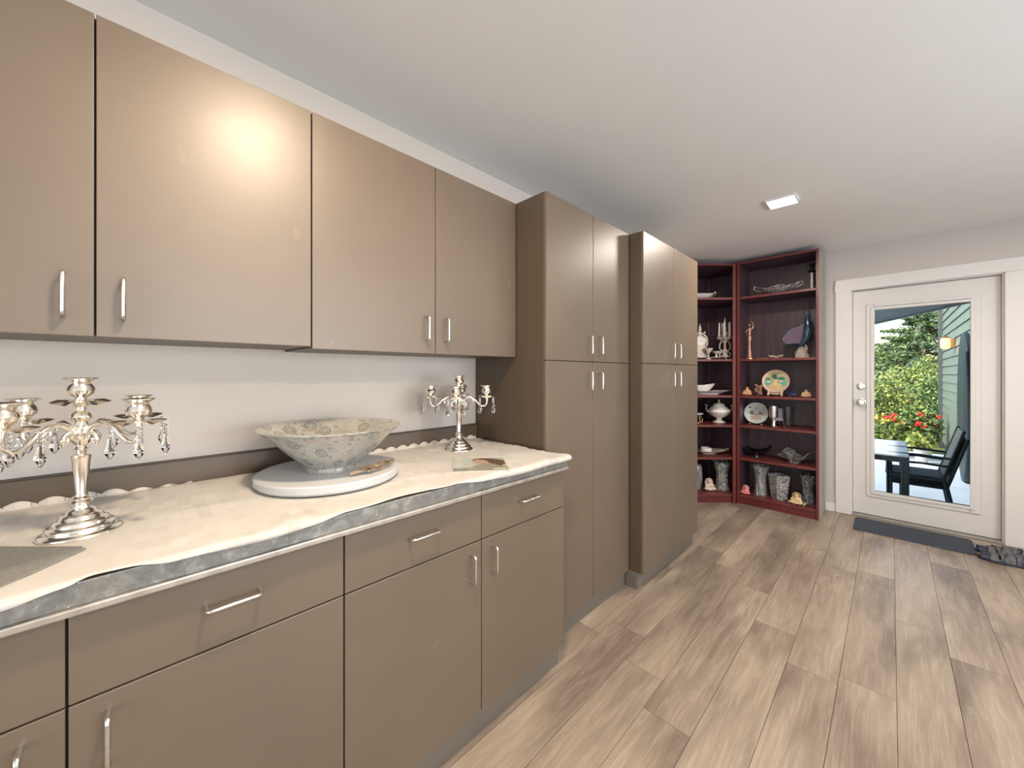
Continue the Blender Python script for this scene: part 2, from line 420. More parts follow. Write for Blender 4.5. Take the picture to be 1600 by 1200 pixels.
tall_unit(1.3375, 1.728, 2.115, -1.123, 'tall taupe pantry cabinet next to the worktop, set back from its neighbour', -1.15)
tall_unit(2.125, 2.570, 3.015, -1.035, 'tall taupe pantry cabinet next to the cherry bookcases, standing proud of its neighbour', -1.072)

# ------------------------------------------------------------------ worktop
ct = thing('countertop', 'long grey metal-edged worktop with brown backsplash under the white cloth', 'worktop', (-1.32, -.09, .886))
MB().box(XW, -1.008, -1.516, 1.336, .886, .934).build('slab', noisy('worktop_laminate', (.20, .14, .10), (.26, .19, .14), 12, .4), ct, bevel=.002)
MB().box(-1.008, -1.000, -1.516, 1.336, .893, .935).build('edge_band', EDGE, ct, bevel=.002)
MB().box(-1.012, -.993, -1.516, 1.336, .879, .893).build('edge_lip', noisy('edge_lip_metal', (.42, .39, .35), (.6, .57, .52), 30, .3, metal=.6), ct, bevel=.003)
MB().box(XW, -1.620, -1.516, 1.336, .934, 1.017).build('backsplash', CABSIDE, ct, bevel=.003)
MB().box(XW, -1.617, -1.516, 1.336, 1.0172, 1.0205).build('backsplash_cap', mat('dark_caulk', (.05, .04, .03), .5), ct)

# tablecloth: rises on the backsplash with a scalloped hem, front hem hangs a little
def interp(x, pts):
    if x <= pts[0][0]: return pts[0][1]
    for (a, fa), (b_, fb) in zip(pts, pts[1:]):
        if x <= b_:
            t = (x - a) / (b_ - a); t = t * t * (3 - 2 * t); return fa + (fb - fa) * t
    return pts[-1][1]
HEM = [(-1.25, .02), (-.3, .014), (-.156, .017), (-.09, .008), (-.055, -.004), (-.02, -.002), (.05, .01), (.187, .017), (.30, .012), (.40, .0), (.53, -.012), (.62, -.010), (.705, .0), (.85, .014), (.99, .024), (1.2, .022), (1.32, .02)]
def cloth():
    from mathutils import noise as mn
    m = MB(); NY, NX = 560, 56; y0, y1 = -1.25, 1.322; v = []; f = []
    def pos(s, y, ti):
        # s runs from the back hem up the splash (0) over the top to the front hem (1)
        up = interp(y, [(-.5, .022), (-.1, .022), (.05, .008), (.25, .002), (.45, .016), (.6, .022), (1.35, .022)])
        sc_ = abs(math.sin(PI * (y + .02) / .058))
        up2 = max(up - .012 * (1 - sc_), 0) if up > .006 else 0
        d = interp(y, HEM)
        top = .62
        Ltot = up2 + top + (d + .004)
        s_ = s * Ltot
        if s_ < up2: x, z = -1.6165, .9405 + (up2 - s_)
        else:
            q = s_ - up2
            if q <= top: x, z = -1.6165 + q, .9405
            else:
                e = q - top; R_ = .012
                if e < R_ * PI / 2: x, z = -.9965 + .0 + R_ * math.sin(e / R_) , .9405 - R_ * (1 - math.cos(e / R_))
                else: x, z = -.9845, .9405 - R_ - (e - R_ * PI / 2)
        return x, z
    for i in range(NY + 1):
        y = y0 + (y1 - y0) * i / NY
        for j in range(NX + 1):
            s = j / NX
            x, z = pos(s, y, i)
            wv = mn.noise(Vector((x * 5, y * 5, 0))) * .5 + mn.noise(Vector((x * 13, y * 9, 3))) * .3
            lift = max(0, wv - .05) * .022
            edge = min(1, (1 - s) / .06)
            yy = y
            # the far short side is scalloped too
            if i > NY - 8: yy = y - .010 * (1 - abs(math.sin(PI * x / .055))) * (i - NY + 8) / 8
            if x < -1.60: lift = 0
            v.append((x + (.003 * math.sin(y * 31) if s > .97 else 0), yy + (.0 if x < -1.08 else interp(x, [(-1.1, 0), (-.99, .03)]) * max(0, (y - 1.0) / .32)), z + lift * edge))
    for i in range(NY):
        for j in range(NX):
            a = i * (NX + 1) + j; f.append((a, a + NX + 1, a + NX + 2, a + 1))
    m.add(v, f); o = m.build('tablecloth', CLOTH, smooth=60, weld=False)
    sd = o.modifiers.new('thick', 'SOLIDIFY'); sd.thickness = .0018; sd.offset = -1
    tag(o, 'white damask cloth with scalloped hem spread along the worktop', 'tablecloth')
    # eyelet embroidery on the back hem
    e = MB()
    k = 0
    for n in range(45):
        yc = -1.25 + .029 - .02 + .058 * n
        if yc > 1.3 or (.0 < yc < .42): continue
        for q in range(5):
            a = 2 * PI * q / 5; c = (-1.6146, yc + .006 * math.cos(a), .951 + .0045 * math.sin(a))
            e.add([(c[0], c[1] + .0017 * math.cos(t), c[2] + .0017 * math.sin(t)) for t in (0, 1.05, 2.1, 3.14, 4.2, 5.2)], [(0, 1, 2, 3, 4, 5)])
    ee = e.build('eyelet_holes', mat('eyelet', (.16, .12, .09), .8), o); ee['kind'] = 'stuff'
cloth()
ZT = .9425   # top of the cloth

# ------------------------------------------------------------------ things on the worktop
def candelabrum(label):
    r = thing('candelabrum', label, 'candelabrum', (0, 0, 0), 'silver candelabra on the white cloth')
    MB().lathe([(0, 0), (.066, 0), (.067, .003), (.063, .007), (.057, .008), (.055, .012), (.055, .017), (.052, .020), (.047, .020), (.045, .024), (.044, .030), (.038, .033), (.035, .034), (.034, .040), (.030, .044), (.025, .045), (.022, .052), (.015, .056)], n=96).build('base', SILVER, r, smooth=65)
    MB().lathe([(.015, .056), (.012, .064), (.017, .067), (.019, .070), (.0145, .074), (.0165, .078), (.0115, .082), (.0095, .088), (.0145, .165), (.0158, .169), (.0158, .174), (.008, .177), (.0085, .185), (.014, .190), (.009, .195), (.0125, .200), (.014, .206), (.017, .213), (.018, .225), (.0175, .236), (.013, .244), (.011, .249), (.0155, .254), (.018, .259), (.0165, .265), (.009, .274), (.0085, .281), (.013, .286), (.0095, .291), (.009, .303)], n=32,
               fn=lambda q, z, a, j: (q * (1 + (.10 * math.cos(8 * a) if .2 < z < .24 else 0)), z)).build('stem', SILVER, r, smooth=30)
    def cup(x, y, z):
        m = MB(); c = (x, y, z)
        m.lathe([(.006, -.006), (.009, .0), (.013, .003), (.021, .009), (.0235, .017), (.021, .025), (.0165, .031), (.0175, .036), (.028, .0425), (.029, .0445), (.027, .0452), (.014, .0425), (.012, .03), (0, .028)], c, 28)
        return m
    def pan(x, y, z, droop):
        m = MB()
        m.lathe([(.006, -.002), (.02, .001), (.030, .004), (.040, .002 - droop), (.0405, .0032 - droop), (.030, .0055), (.012, .004), (.006, .004)], (x, y, z), 48,
                fn=lambda q, zz, a, j: (q * (1 + (.17 * math.cos(4 * a) if q > .025 else 0)), zz - (.004 * (1 - math.cos(4 * a)) if q > .025 else 0)))
        return m
    cup(0, 0, .302).build('candle_cup', SILVER, r, smooth=30)
    pan(0, 0, .294, .003).build('drip_pan', SILVER, r, smooth=40)
    for k in range(4):
        a = k * PI / 2 + PI / 4
        ca, sa = math.cos(a), math.sin(a)
        def W(q, z, o=0): return (ca * q - sa * o, sa * q + ca * o, z)
        raw = [(.014, .222), (.024, .236), (.040, .246), (.060, .243), (.078, .230), (.092, .214), (.106, .203), (.120, .203), (.130, .213), (.132, .228), (.130, .246)]
        am = MB().tube([W(*p) for p in raw], [.006, .0055, .0055, .0052, .005, .0048, .0045, .0045, .0045, .005, .006], 10)
        sp = [(.018, .226), (.030, .222), (.038, .210), (.034, .200), (.027, .203), (.027, .210)]
        am.tube([W(*p) for p in sp], [.005, .0045, .004, .0035, .003, .0025], 8)
        am.ball(W(.027, .209), .005, 8); am.ball(W(.036, .212, .003), .0045, 8)
        sp = [(.060, .240), (.070, .226), (.066, .216), (.060, .219)]
        am.tube([W(*p) for p in sp], [.004, .0035, .003, .002], 8)
        arm = am.build('arm', SILVER, r, smooth=50)
        x, y, _ = W(.130, 0)
        cup(x, y, .256).build('candle_cup', SILVER, arm, smooth=30)
        pan(x, y, .249, .001).build('drip_pan', SILVER, arm, smooth=40)
        for q in range(4):
            b_ = a + q * PI / 2 + PI / 4 * 0
            px, py = x + .0445 * math.cos(q * PI / 2), y + .0445 * math.sin(q * PI / 2)
            pm_ = MB()
            for zz in (.239, .231, .223): pm_.ball((px, py, zz), .0042, 8)
            pm_.lathe([(0, .220), (.0035, .216), (.005, .207), (.0102, .185), (.006, .176), (0, .168)], (px, py, 0), 6)
            pm_.build('pendant', GLASS, arm, smooth=20)
    return r
c1 = candelabrum('silver five-cup candelabrum with crystal drops, nearest the camera on the cloth')
c1.location = (-1.284, -.091, ZT)
c2 = copy_tree(c1); c2['label'] = 'silver five-cup candelabrum with crystal drops, in the corner by the tall cabinet'
c2.location = (-1.427, 1.066, ZT); c2.rotation_euler = (0, 0, math.radians(3))

# round tray, bowl, sprig
TX, TY = -1.344, .466
tr = thing('round_board', 'round white serving board under the patterned bowl', 'tray', (TX, TY, ZT))
MB().lathe([(0, .004), (.205, .004), (.215, .006), (.220, .012), (.221, .030), (.218, .034), (.213, .0345), (0, .0345)], (TX, TY, ZT), 96).build('disc', noisy('board_glaze', (.52, .54, .56), (.56, .58, .60), 6, .35), tr, smooth=35)
MB().lathe([(0, 0), (.15, 0), (.15, .0042), (0, .0042)], (TX, TY, ZT), 48).build('swivel_foot', noisy('board_foot', (.2, .06, .03), (.26, .09, .05), 9, .6), tr, smooth=35)
def bowl_mat():
    m = mat('patterned_pottery', (.62, .60, .54), .2); tc = N(m, 'ShaderNodeTexCoord')
    def vor(sc3, seed):
        mp = N(m, 'ShaderNodeMapping'); L(m, tc.outputs['UV'], mp.inputs[0]); mp.inputs['Scale'].default_value = sc3; mp.inputs['Location'].default_value = (seed, seed * .7, 0)
        v = N(m, 'ShaderNodeTexVoronoi', voronoi_dimensions='2D'); L(m, mp.outputs[0], v.inputs['Vector']); v.inputs['Scale'].default_value = 1; v.inputs['Randomness'].default_value = .75
        sp = N(m, 'ShaderNodeSeparateColor'); L(m, v.outputs['Color'], sp.inputs[0])
        return v.outputs['Distance'], sp.outputs[0], sp.outputs[1], mp.outputs[0]
    d, rr, gg, vv = vor((16, 4.4, 1), 3.1)
    ring = ramp(m, d, [(.0, (.75, .75, .75)), (.05, (.2, .2, .2)), (.10, (.0, .0, .0)), (.16, (.8, .8, .8)), (.19, (.1, .1, .1)), (.24, (.1, .1, .1)), (.28, (.95, .95, .95)), (.33, (0, 0, 0))])
    mask = mth(m, 'GREATER_THAN', rr, .42)
    nz = noise(m, vv, 9, 4, .6)
    ringf = mth(m, 'MULTIPLY', mth(m, 'MULTIPLY', ring, mask), ramp(m, nz, [(.32, (.35,) * 3), (.5, (1, 1, 1))]))
    d2, r2, g2, v2 = vor((60, 16, 1), 9.3)
    leaf = mth(m, 'MULTIPLY', mth(m, 'LESS_THAN', d2, .36), mth(m, 'GREATER_THAN', noise(m, v2, .22, 2), .50))
    leaf = mth(m, 'MULTIPLY', leaf, mth(m, 'GREATER_THAN', r2, .35))
    mpn = N(m, 'ShaderNodeMapping'); L(m, tc.outputs['UV'], mpn.inputs[0]); mpn.inputs['Scale'].default_value = (10, 3, 1)
    base = ramp(m, noise(m, mpn.outputs[0], 1.5, 4), [(.3, (.34, .36, .35)), (.6, (.45, .45, .41)), (.8, (.52, .47, .40))])
    lc = mixc(m, mth(m, 'GREATER_THAN', g2, .5), (.20, .22, .20), (.42, .34, .24))
    c = mixc(m, mth(m, 'MULTIPLY', leaf, .62), base, lc)
    d3, r3, g3, v3 = vor((26, 9, 1), 5.7)
    twig = mth(m, 'MULTIPLY', mth(m, 'LESS_THAN', mth(m, 'ABSOLUTE', mth(m, 'SUBTRACT', noise(m, v3, 1.6, 2), .5)), .012), .6)
    c = mixc(m, twig, c, (.42, .26, .2))
    c = mixc(m, ringf, c, (.09, .11, .10))
    L(m, c, B(m).inputs['Base Color']); return m
BOWL = bowl_mat()
def uv_lathe(prof, c, n, name, mt, parent=None):
    k = len(prof); me_b = MB().lathe(prof, c, n)
    o = me_b.build(name, mt, parent, smooth=40, weld=False); me = o.data
    Lc = [0]
    for (a, b_), (c_, d_) in zip(prof, prof[1:]): Lc.append(Lc[-1] + math.hypot(c_ - a, d_ - b_))
    uv = me.uv_layers.new(name='UVMap')
    for p in me.polygons:
        i = p.index // (k - 1); j = p.index % (k - 1)
        for li, vi in zip(p.loop_indices, p.vertices):
            vi_i, vi_j = vi // k, vi % k
            uu = vi_i / n if not (i == n - 1 and vi_i == 0) else 1.0
            uv.data[li].uv = (uu, Lc[vi_j] / .3)
    return o
ZB = ZT + .0348
bowl = uv_lathe([(0, .004), (.078, .004), (.080, 0), (.086, .0), (.087, .008), (.084, .016), (.105, .035), (.136, .062), (.165, .092), (.193, .120), (.216, .139), (.221, .142), (.221, .145), (.216, .145), (.190, .127), (.160, .098), (.129, .066), (.096, .038), (.06, .022), (0, .018)], (TX + .004, TY + .006, ZB), 96, 'serving_bowl', BOWL)
tag(bowl, 'wide flared pottery bowl with grey-green circle and leaf pattern on the white board', 'bowl')
sp = thing('dried_flower_sprig', 'dried sprig of small cream and olive flowers lying on the edge of the round board', 'dried flowers', (-1.22, .53, ZB))
s0 = Vector((-1.187, .468, ZB + .005)); s1 = Vector((-1.228, .632, ZB + .006))
path = [s0 + (s1 - s0) * t + Vector((.022 * math.sin(t * PI), 0, .004 * math.sin(t * 7) + .003)) for t in [i / 10 for i in range(11)]]
TWIG = noisy('dried_twig', (.30, .19, .12), (.42, .30, .2), 40, .8)
MB().tube(path, [.006, .0055, .004, .003, .003, .0028, .0025, .0025, .002, .002, .001], 8).build('twig', TWIG, sp, smooth=50)
PET = [noisy('dried_petal', (.42, .29, .16), (.58, .43, .27), 60, .8), noisy('olive_petal', (.30, .27, .12), (.42, .37, .20), 60, .8), noisy('brown_bud', (.26, .14, .09), (.38, .24, .15), 60, .8)]
rr = random.Random(5)
for k in range(13):
    t = .22 + .78 * k / 12; p = s0 + (s1 - s0) * t + Vector((.022 * math.sin(t * PI) + rr.uniform(-.016, .012), rr.uniform(-.01, .01), rr.uniform(.004, .014)))
    m = MB(); np_ = 6; R_ = rr.uniform(.010, .017)
    for q in range(np_):
        a = 2 * PI * q / np_ + k; d = Vector((math.cos(a), math.sin(a), .55)); e = Vector((-math.sin(a), math.cos(a), 0)) * R_ * .32
        tip = p + d * R_; mid = p + d * R_ * .55 + Vector((0, 0, .001))
        m.add([p, mid + e, tip, mid - e, mid - Vector((0, 0, .0012))], [(0, 1, 2, 3), (0, 4, 1), (1, 4, 2), (2, 4, 3), (3, 4, 0)])
    m.ball(p, R_ * .3, 6)
    m.build('flower', PET[1] if t > .72 and k % 3 else (PET[0] if k % 2 else PET[2]), sp, smooth=30)

# magazine with a portrait cover
mg = thing('magazine', 'thin magazine with a dark-haired portrait on the pale cover, by the corner candelabrum', 'magazine', (-1.128, .95, ZT + .001))
ux = Vector((.592, .806, 0)); uy = Vector((-.806, .592, 0)) * 1.0
O = Vector((-1.105, .800, ZT + .001))
def on_mag(pts, dz): return [tuple(O + ux * (u * .205) + uy * (v * .20) + Vector((0, 0, dz))) for u, v in pts]
def flat(parent, name, pts, dz, col, th=.0003, rough=.25):
    v = on_mag(pts, dz) + on_mag(pts, dz + th); n = len(pts)
    return MB().add(v, [tuple(range(n))[::-1], tuple(range(n, 2 * n))] + [(i, (i + 1) % n, n + (i + 1) % n, n + i) for i in range(n)]).build(name, noisy('print_' + name, col, tuple(min(1, c * 1.15) for c in col), 40, rough), parent)
flat(mg, 'pages', [(0, 0), (1, 0), (1, 1), (0, 1)], 0, (.55, .54, .48), .003, .6)
flat(mg, 'cover', [(0, 0), (1, 0), (1, 1), (0, 1)], .0032, (.47, .50, .44))
flat(mg, 'print_shoulder', [(.22, .0), (.98, .0), (.98, .25), (.80, .42), (.60, .52), (.42, .42), (.30, .22)], .0036, (.30, .29, .24))
flat(mg, 'print_sea', [(.0, .0), (.22, .0), (.30, .22), (.0, .26)], .0036, (.20, .21, .18))
flat(mg, 'print_hair', [(.36, .78), (.40, .92), (.55, .98), (.80, .90), (.98, .74), (.98, .45), (.88, .30), (.80, .42), (.62, .60), (.5, .84)], .0040, (.13, .085, .06))
flat(mg, 'print_face', [(.38, .74), (.42, .60), (.52, .50), (.62, .52), (.68, .62), (.62, .78), (.50, .86), (.42, .84)], .0044, (.50, .33, .26))
flat(mg, 'print_title_band', [(.72, .04), (.96, .04), (.96, .13), (.72, .13)], .0044, (.62, .60, .52))

# grey place mat folded at the camera end
pmx = thing('place_mat', 'folded slate-grey mat lying on the cloth in front of the nearer candelabrum', 'place mat', (-1.16, -.22, ZT + .001))
def quad_slab(o, d1, d2, l1, l2, z, th, mb=None):
    o = Vector((o[0], o[1], z)); d1 = Vector((*d1, 0)).normalized() * l1; d2 = Vector((*d2, 0)).normalized() * l2
    p = [o, o + d1, o + d1 + d2, o + d2]
    n = 4; v = [tuple(q) for q in p] + [(q.x, q.y, q.z + th) for q in p]
    return MB().add(v, [(3, 2, 1, 0), (4, 5, 6, 7)] + [(i, (i + 1) % 4, 4 + (i + 1) % 4, 4 + i) for i in range(4)])
MATG = noisy('woven_grey_mat', (.21, .205, .185), (.27, .265, .24), 120, .6, bmp=.4)
MATD = noisy('woven_dark_mat', (.15, .15, .14), (.20, .20, .185), 120, .6, bmp=.4)
quad_slab((-1.149, -.075), (.75, -.60), (-.645, -.764), .145, .36, ZT + .0012, .003).build('lower_leaf', MATG, pmx)
quad_slab((-1.152, -.080), (.36, -.93), (-.70, -.714), .20, .30, ZT + .0045, .003).build('upper_leaf', MATD, pmx)

# ------------------------------------------------------------------ bookcases
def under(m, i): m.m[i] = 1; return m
ZS = [.092, .457, .782, 1.077, 1.440, 2.057]; ST = .022
bk = thing('bookcase', 'cherry bookcase with six shelves of ornaments beside the glazed door', 'bookcase', (-.765, 4.44, 0), 'cherry display bookcases')
bx0, bx1, by0, by1, bz = -1.086, -.446, 4.25, 4.634, 2.402
for x0, x1 in ((bx0, bx0 + .02), (bx1 - .02, bx1)): MB().box(x0, x1, by0, by1, 0, bz).build('side_panel', CHERRY, bk, bevel=.001)
under(MB().box(bx0 + .02, bx1 - .02, by0, by1 - .008, bz - .02, bz), 4).build('top_panel', [CHERRY, CHERRYD], bk, bevel=.001)
MB().box(bx0 + .02, bx1 - .02, by1 - .008, by1, 0, bz).build('back_panel', CHERRYD, bk)
MB().box(bx0 + .021, bx0 + .0225, by0 + .012, by1 - .008, .092, bz - .02).box(bx1 - .0225, bx1 - .021, by0 + .012, by1 - .008, .092, bz - .02).build('lining', CHERRYD, bk)
MB().box(bx1, bx1 + .0015, by0 + .003, by1, 0, bz - .001).build('outer_skin', noisy('pale_side_laminate', (.36, .32, .29), (.42, .38, .345), 5, .5), bk)
MB().box(bx0 + .02, bx1 - .02, by0 + .012, by0 + .03, 0, ZS[0] - ST).build('kick_board', CHERRYK, bk, bevel=.001)
for z in ZS: under(MB().box(bx0 + .023, bx1 - .023, by0 + .004, by1 - .009, z - ST, z), 4).build('shelf', [CHERRY, CHERRYD], bk, bevel=.001)
cb = thing('corner_bookcase', 'cherry corner bookcase with an angled front between tall cabinet and bookcase', 'bookcase', (-1.35, 4.2, 0), 'cherry display bookcases')
F1 = (-1.092, 4.228); F2 = (-1.616, 3.704)
MB().prism([(F1[0] - .02, F1[1] - .02), (F1[0], F1[1]), (F1[0], 4.634), (F1[0] - .02, 4.634)], 0, bz - .006).build('side_panel', CHERRY, cb, bevel=.001)
MB().prism([(F2[0], F2[1]), (F2[0] + .02, F2[1] + .02), (F2[0] + .02, 4.46), (F2[0], 4.46)], 0, bz - .006).build('side_panel', CHERRY, cb, bevel=.001)
MB().prism([(-1.1125, 4.626), (-1.1125, 4.634), (-1.468, 4.634), (-1.616, 4.486), (-1.610, 4.482), (-1.464, 4.626)], 0, bz - .006).build('back_panel', CHERRYD, cb)
MB().prism([(-1.1130, 4.230), (-1.1142, 4.230), (-1.1142, 4.62), (-1.1130, 4.62)][::-1], .1, bz - .03).build('lining', CHERRYD, cb)
MB().box(-1.474, -1.462, 4.618, 4.625, .1, bz - .03).build('back_joint', mat('joint_strip', (.16, .15, .16), .5), cb)
pent = [(-1.114, 4.212), (-1.115, 4.625), (-1.463, 4.625), (-1.594, 4.486), (-1.594, 3.732)]
def inset(d): return [(-1.115, 4.214 + d * 1.414), (-1.115, 4.624), (-1.462, 4.624), (-1.594, 4.488), (-1.594, 3.735 + d * 1.414)]
for z in ZS: under(MB().prism(inset(.004), z - ST, z), 0).build('shelf', [CHERRY, CHERRYD], cb, bevel=.001)
under(MB().prism(inset(0), bz - .026, bz - .006), 0).build('top_panel', [CHERRY, CHERRYD], cb, bevel=.001)
MB().prism([(-1.115, 4.235), (-1.115, 4.258), (-1.594, 3.779), (-1.594, 3.756)], 0, ZS[0] - ST).build('kick_board', CHERRYK, cb, bevel=.001)

# ---- ornaments
def put(o, label, cat, group=None): return tag(o, label, cat, group)
GR = 'ornaments in the cherry bookcase'; GC = 'ornaments in the corner bookcase'
def boat_bowl(c, w, d, h, ang, name, label, cat, mt, group, wave=.12, foot=.35, handles=None, th=.006, filler=None):
    r = thing(name, label, cat, c, group)
    R = Matrix.Rotation(ang, 4, 'Z'); M = Matrix.Translation(c) @ R
    prof = [(0, .02), (foot, .02), (foot, 0), (foot + .06, 0), (foot + .02, .18), (.62, .42), (.88, .78), (1.0, 1.0), (.96, 1.0), (.82, .78), (.56, .46), (.3, .28), (0, .25)]
    m = MB().lathe(prof, n=48, fn=lambda q, z, a, j: (q * (1 + (.07 * math.cos(8 * a) if q > .6 else 0)), z * (1 + (wave * math.cos(2 * a) if z > .5 else 0))))
    m.xf(M @ Matrix.Diagonal((w / 2, d / 2, h, 1))); m.build('body', mt, r, smooth=35)
    if handles:
        for s in (-1, 1):
            hm = MB().tube([(s * w * .42, 0, h * .8), (s * w * .5, 0, h * 1.15), (s * w * .57, 0, h * 1.25), (s * w * .58, 0, h * .95), (s * w * .50, 0, h * .75), (s * w * .40, 0, h * .55)], [.004, .0045, .005, .005, .0045, .003], 8)
            hm.ball((s * w * .56, 0, h * 1.28), .008, 8); hm.xf(M); hm.build('handle', handles, r, smooth=50)
    if filler: filler(r, M)
    return r
FR = random.Random(2)
def silver_fruit(r, M):
    m = MB()
    for k in range(46):
        a = FR.uniform(0, 2 * PI); q = math.sqrt(FR.random())
        m.ball((q * .105 * math.cos(a), q * .05 * math.sin(a), .060 + .035 * (1 - q * q)), FR.uniform(.008, .014), 8)
    o = m.xf(M).build('silver_filigree', SILVERD, r, smooth=60); o['kind'] = 'stuff'
boat_bowl((-.775, 4.40, ZS[5]), .34, .15, .085, .03, 'silver_basket', 'ornate dark silver boat-shaped basket heaped with filigree on the top shelf', 'ornament', SILVERD, GR, .25, .2, SILVERD, filler=silver_fruit)
t = thing('candlestick', 'black and silver pillar candlestick on the top shelf', 'candlestick', (-.512, 4.40, ZS[5]), GR)
MB().lathe([(0, 0), (.022, 0), (.024, .006), (.017, .012), (.015, .02), (.017, .05), (.014, .06), (.017, .09), (.014, .12), (.016, .165), (.012, .17)], (-.512, 4.40, ZS[5]), 24).build('silver_stem', SILVERD, t, smooth=30)
MB().lathe([(.012, .17), (.03, .176), (.036, .182), (.020, .186), (.012, .195), (.018, .215), (.014, .23), (.026, .244), (.026, .248), (.010, .246), (0, .235)], (-.512, 4.40, ZS[5]), 24).build('black_cup', BLACK, t, smooth=30)
tag(MB().lathe([(0, 0), (.014, 0), (.012, .006), (0, .009)], (-1.03, 4.29, ZS[5]), 14).build('cream_button', PORC, smooth=40), 'tiny cream disc at the end of the top shelf of the bookcase', 'trinket', GR)
# bronze figure
def figure(name, label, c, h, mt, group, base=None, ang=0):
    r = thing(name, label, 'figurine', c, group)
    k = h / .40; m = MB(); c = Vector(c)
    M = Matrix.Translation(c) @ Matrix.Rotation(ang, 4, 'Z') @ Matrix.Diagonal((k, k, k, 1))
    m.lathe([(0, .018), (.028, .018), (.022, .05), (.016, .11), (.013, .15), (.018, .19), (.021, .215), (.013, .245), (.017, .275), (.022, .298), (.018, .31), (.007, .318), (.007, .328), (0, .33)], n=20, fn=lambda q, z, a, j: (q * (1 - .28 * abs(math.sin(a))), z))
    m.ball((0, 0, .343), (.014, .013, .018), 12)
    m.tube([(.018, 0, .303), (.034, .0, .325), (.028, .0, .36), (.008, 0, .385)], [.007, .006, .005, .004], 8)
    m.tube([(-.018, 0, .303), (-.032, .004, .27), (-.022, -.01, .245), (-.004, -.016, .235)], [.007, .006, .005, .004], 8)
    m.xf(M).build('body', mt, r, remesh=.0028)
    MB().lathe([(0, 0), (.044, 0), (.044, .010), (.036, .016), (0, .018)], n=28).xf(M).build('plinth', base or mt, r, smooth=35)
figure('dancer_statuette', 'slender bronze dancer statuette with raised arm on the second shelf', (-1.005, 4.37, ZS[4]), .40, BRONZE, GR, GOLD, .3)
tag(MB().box(-.935, -.845, 4.33, 4.40, ZS[4], ZS[4] + .007).build('flat_gold_case', noisy('old_gold_case', (.40, .24, .12), (.62, .42, .24), 30, .4, metal=.5), bevel=.003), 'flat narrow gilt case lying between bronze dancer and star ornament', 'case', GR)
t = thing('star_ornament', 'small spiky gilt coral ornament lying in the middle of the second shelf', 'ornament', (-.785, 4.38, ZS[4]), GR)
m = MB(); 
for k in range(11):
    a = k * 2 * PI / 11; e = .25 if k % 2 else .75
    m.tube([(-.785, 4.38, ZS[4] + .012), (-.785 + .03 * math.cos(a), 4.38 + .03 * math.sin(a), ZS[4] + .018 + .008 * e), (-.785 + .062 * math.cos(a), 4.38 + .055 * math.sin(a), ZS[4] + .012 + .03 * e)], [.008, .006, .002], 7)
m.ball((-.785, 4.38, ZS[4] + .012), (.022, .022, .012), 10); m.build('arms', noisy('gilt_coral', (.55, .38, .26), (.8, .66, .5), 50, .45), t, smooth=60)
# swordfish sculpture
t = thing('swordfish_sculpture', 'blue-black swordfish sculpture with raised sail on a pale rock, second shelf', 'sculpture', (-.585, 4.42, ZS[4]), GR)
FISH = noisy('glazed_fish', (.008, .022, .048), (.05, .11, .16), 14, .14)
body = [(-.552, 4.42, 1.985), (-.552, 4.42, 1.92), (-.553, 4.42, 1.86), (-.548, 4.42, 1.81), (-.543, 4.42, 1.75), (-.545, 4.42, 1.69), (-.558, 4.42, 1.63), (-.580, 4.42, 1.58), (-.602, 4.42, 1.55), (-.614, 4.42, 1.535)]
fb = MB().tube(body, [.0015, .005, .009, .019, .033, .037, .032, .024, .013, .007], 16)
fb.tube([(-.614, 4.42, 1.538), (-.632, 4.42, 1.545), (-.652, 4.42, 1.525)], [.008, .006, .001], 8); fb.tube([(-.614, 4.42, 1.538), (-.60, 4.42, 1.515), (-.615, 4.42, 1.495)], [.008, .006, .001], 8)
fb.tube([(-.530, 4.42, 1.80), (-.527, 4.42, 1.85), (-.530, 4.42, 1.89)], [.008, .005, .001], 8)
fb.build('fish_body', FISH, t, smooth=60)
sail = [(-.556, 1.80), (-.58, 1.765), (-.62, 1.745), (-.662, 1.735), (-.70, 1.70), (-.730, 1.655), (-.738, 1.62), (-.725, 1.585), (-.690, 1.575), (-.64, 1.582), (-.60, 1.575), (-.57, 1.62), (-.556, 1.70)]
m = MB(); n = len(sail)
m.add([(x, 4.418, z) for x, z in sail] + [(x, 4.422, z) for x, z in sail], [tuple(range(n)), tuple(range(n, 2 * n))[::-1]] + [(i, n + i, n + (i + 1) % n, (i + 1) % n) for i in range(n)])
m.build('sail_fin', mat('sail_fin', (.14, .09, .15), .3), t)
MB().tube([(x, 4.42, z) for x, z in sail[:11]], .0045, 6).build('fin_rim', FISH, t, smooth=50)
m = MB(); fr = random.Random(4)
m.lathe([(0, 0), (.058, 0), (.055, .02), (.046, .045), (.036, .075), (.022, .098), (.010, .108), (0, .110)], (-.590, 4.42, ZS[4]), 14, fn=lambda q, z, a, j: (q * (1 + .16 * math.sin(3 * a + j) + .08 * math.cos(7 * a + 2 * j)), z))
m.tube([(-.565, 4.43, ZS[4] + .02), (-.556, 4.43, ZS[4] + .10), (-.575, 4.425, ZS[4] + .15)], [.016, .012, .006], 8)
m.build('rock', noisy('pale_rock', (.30, .24, .21), (.52, .44, .38), 30, .7, bmp=.3), t, smooth=50)

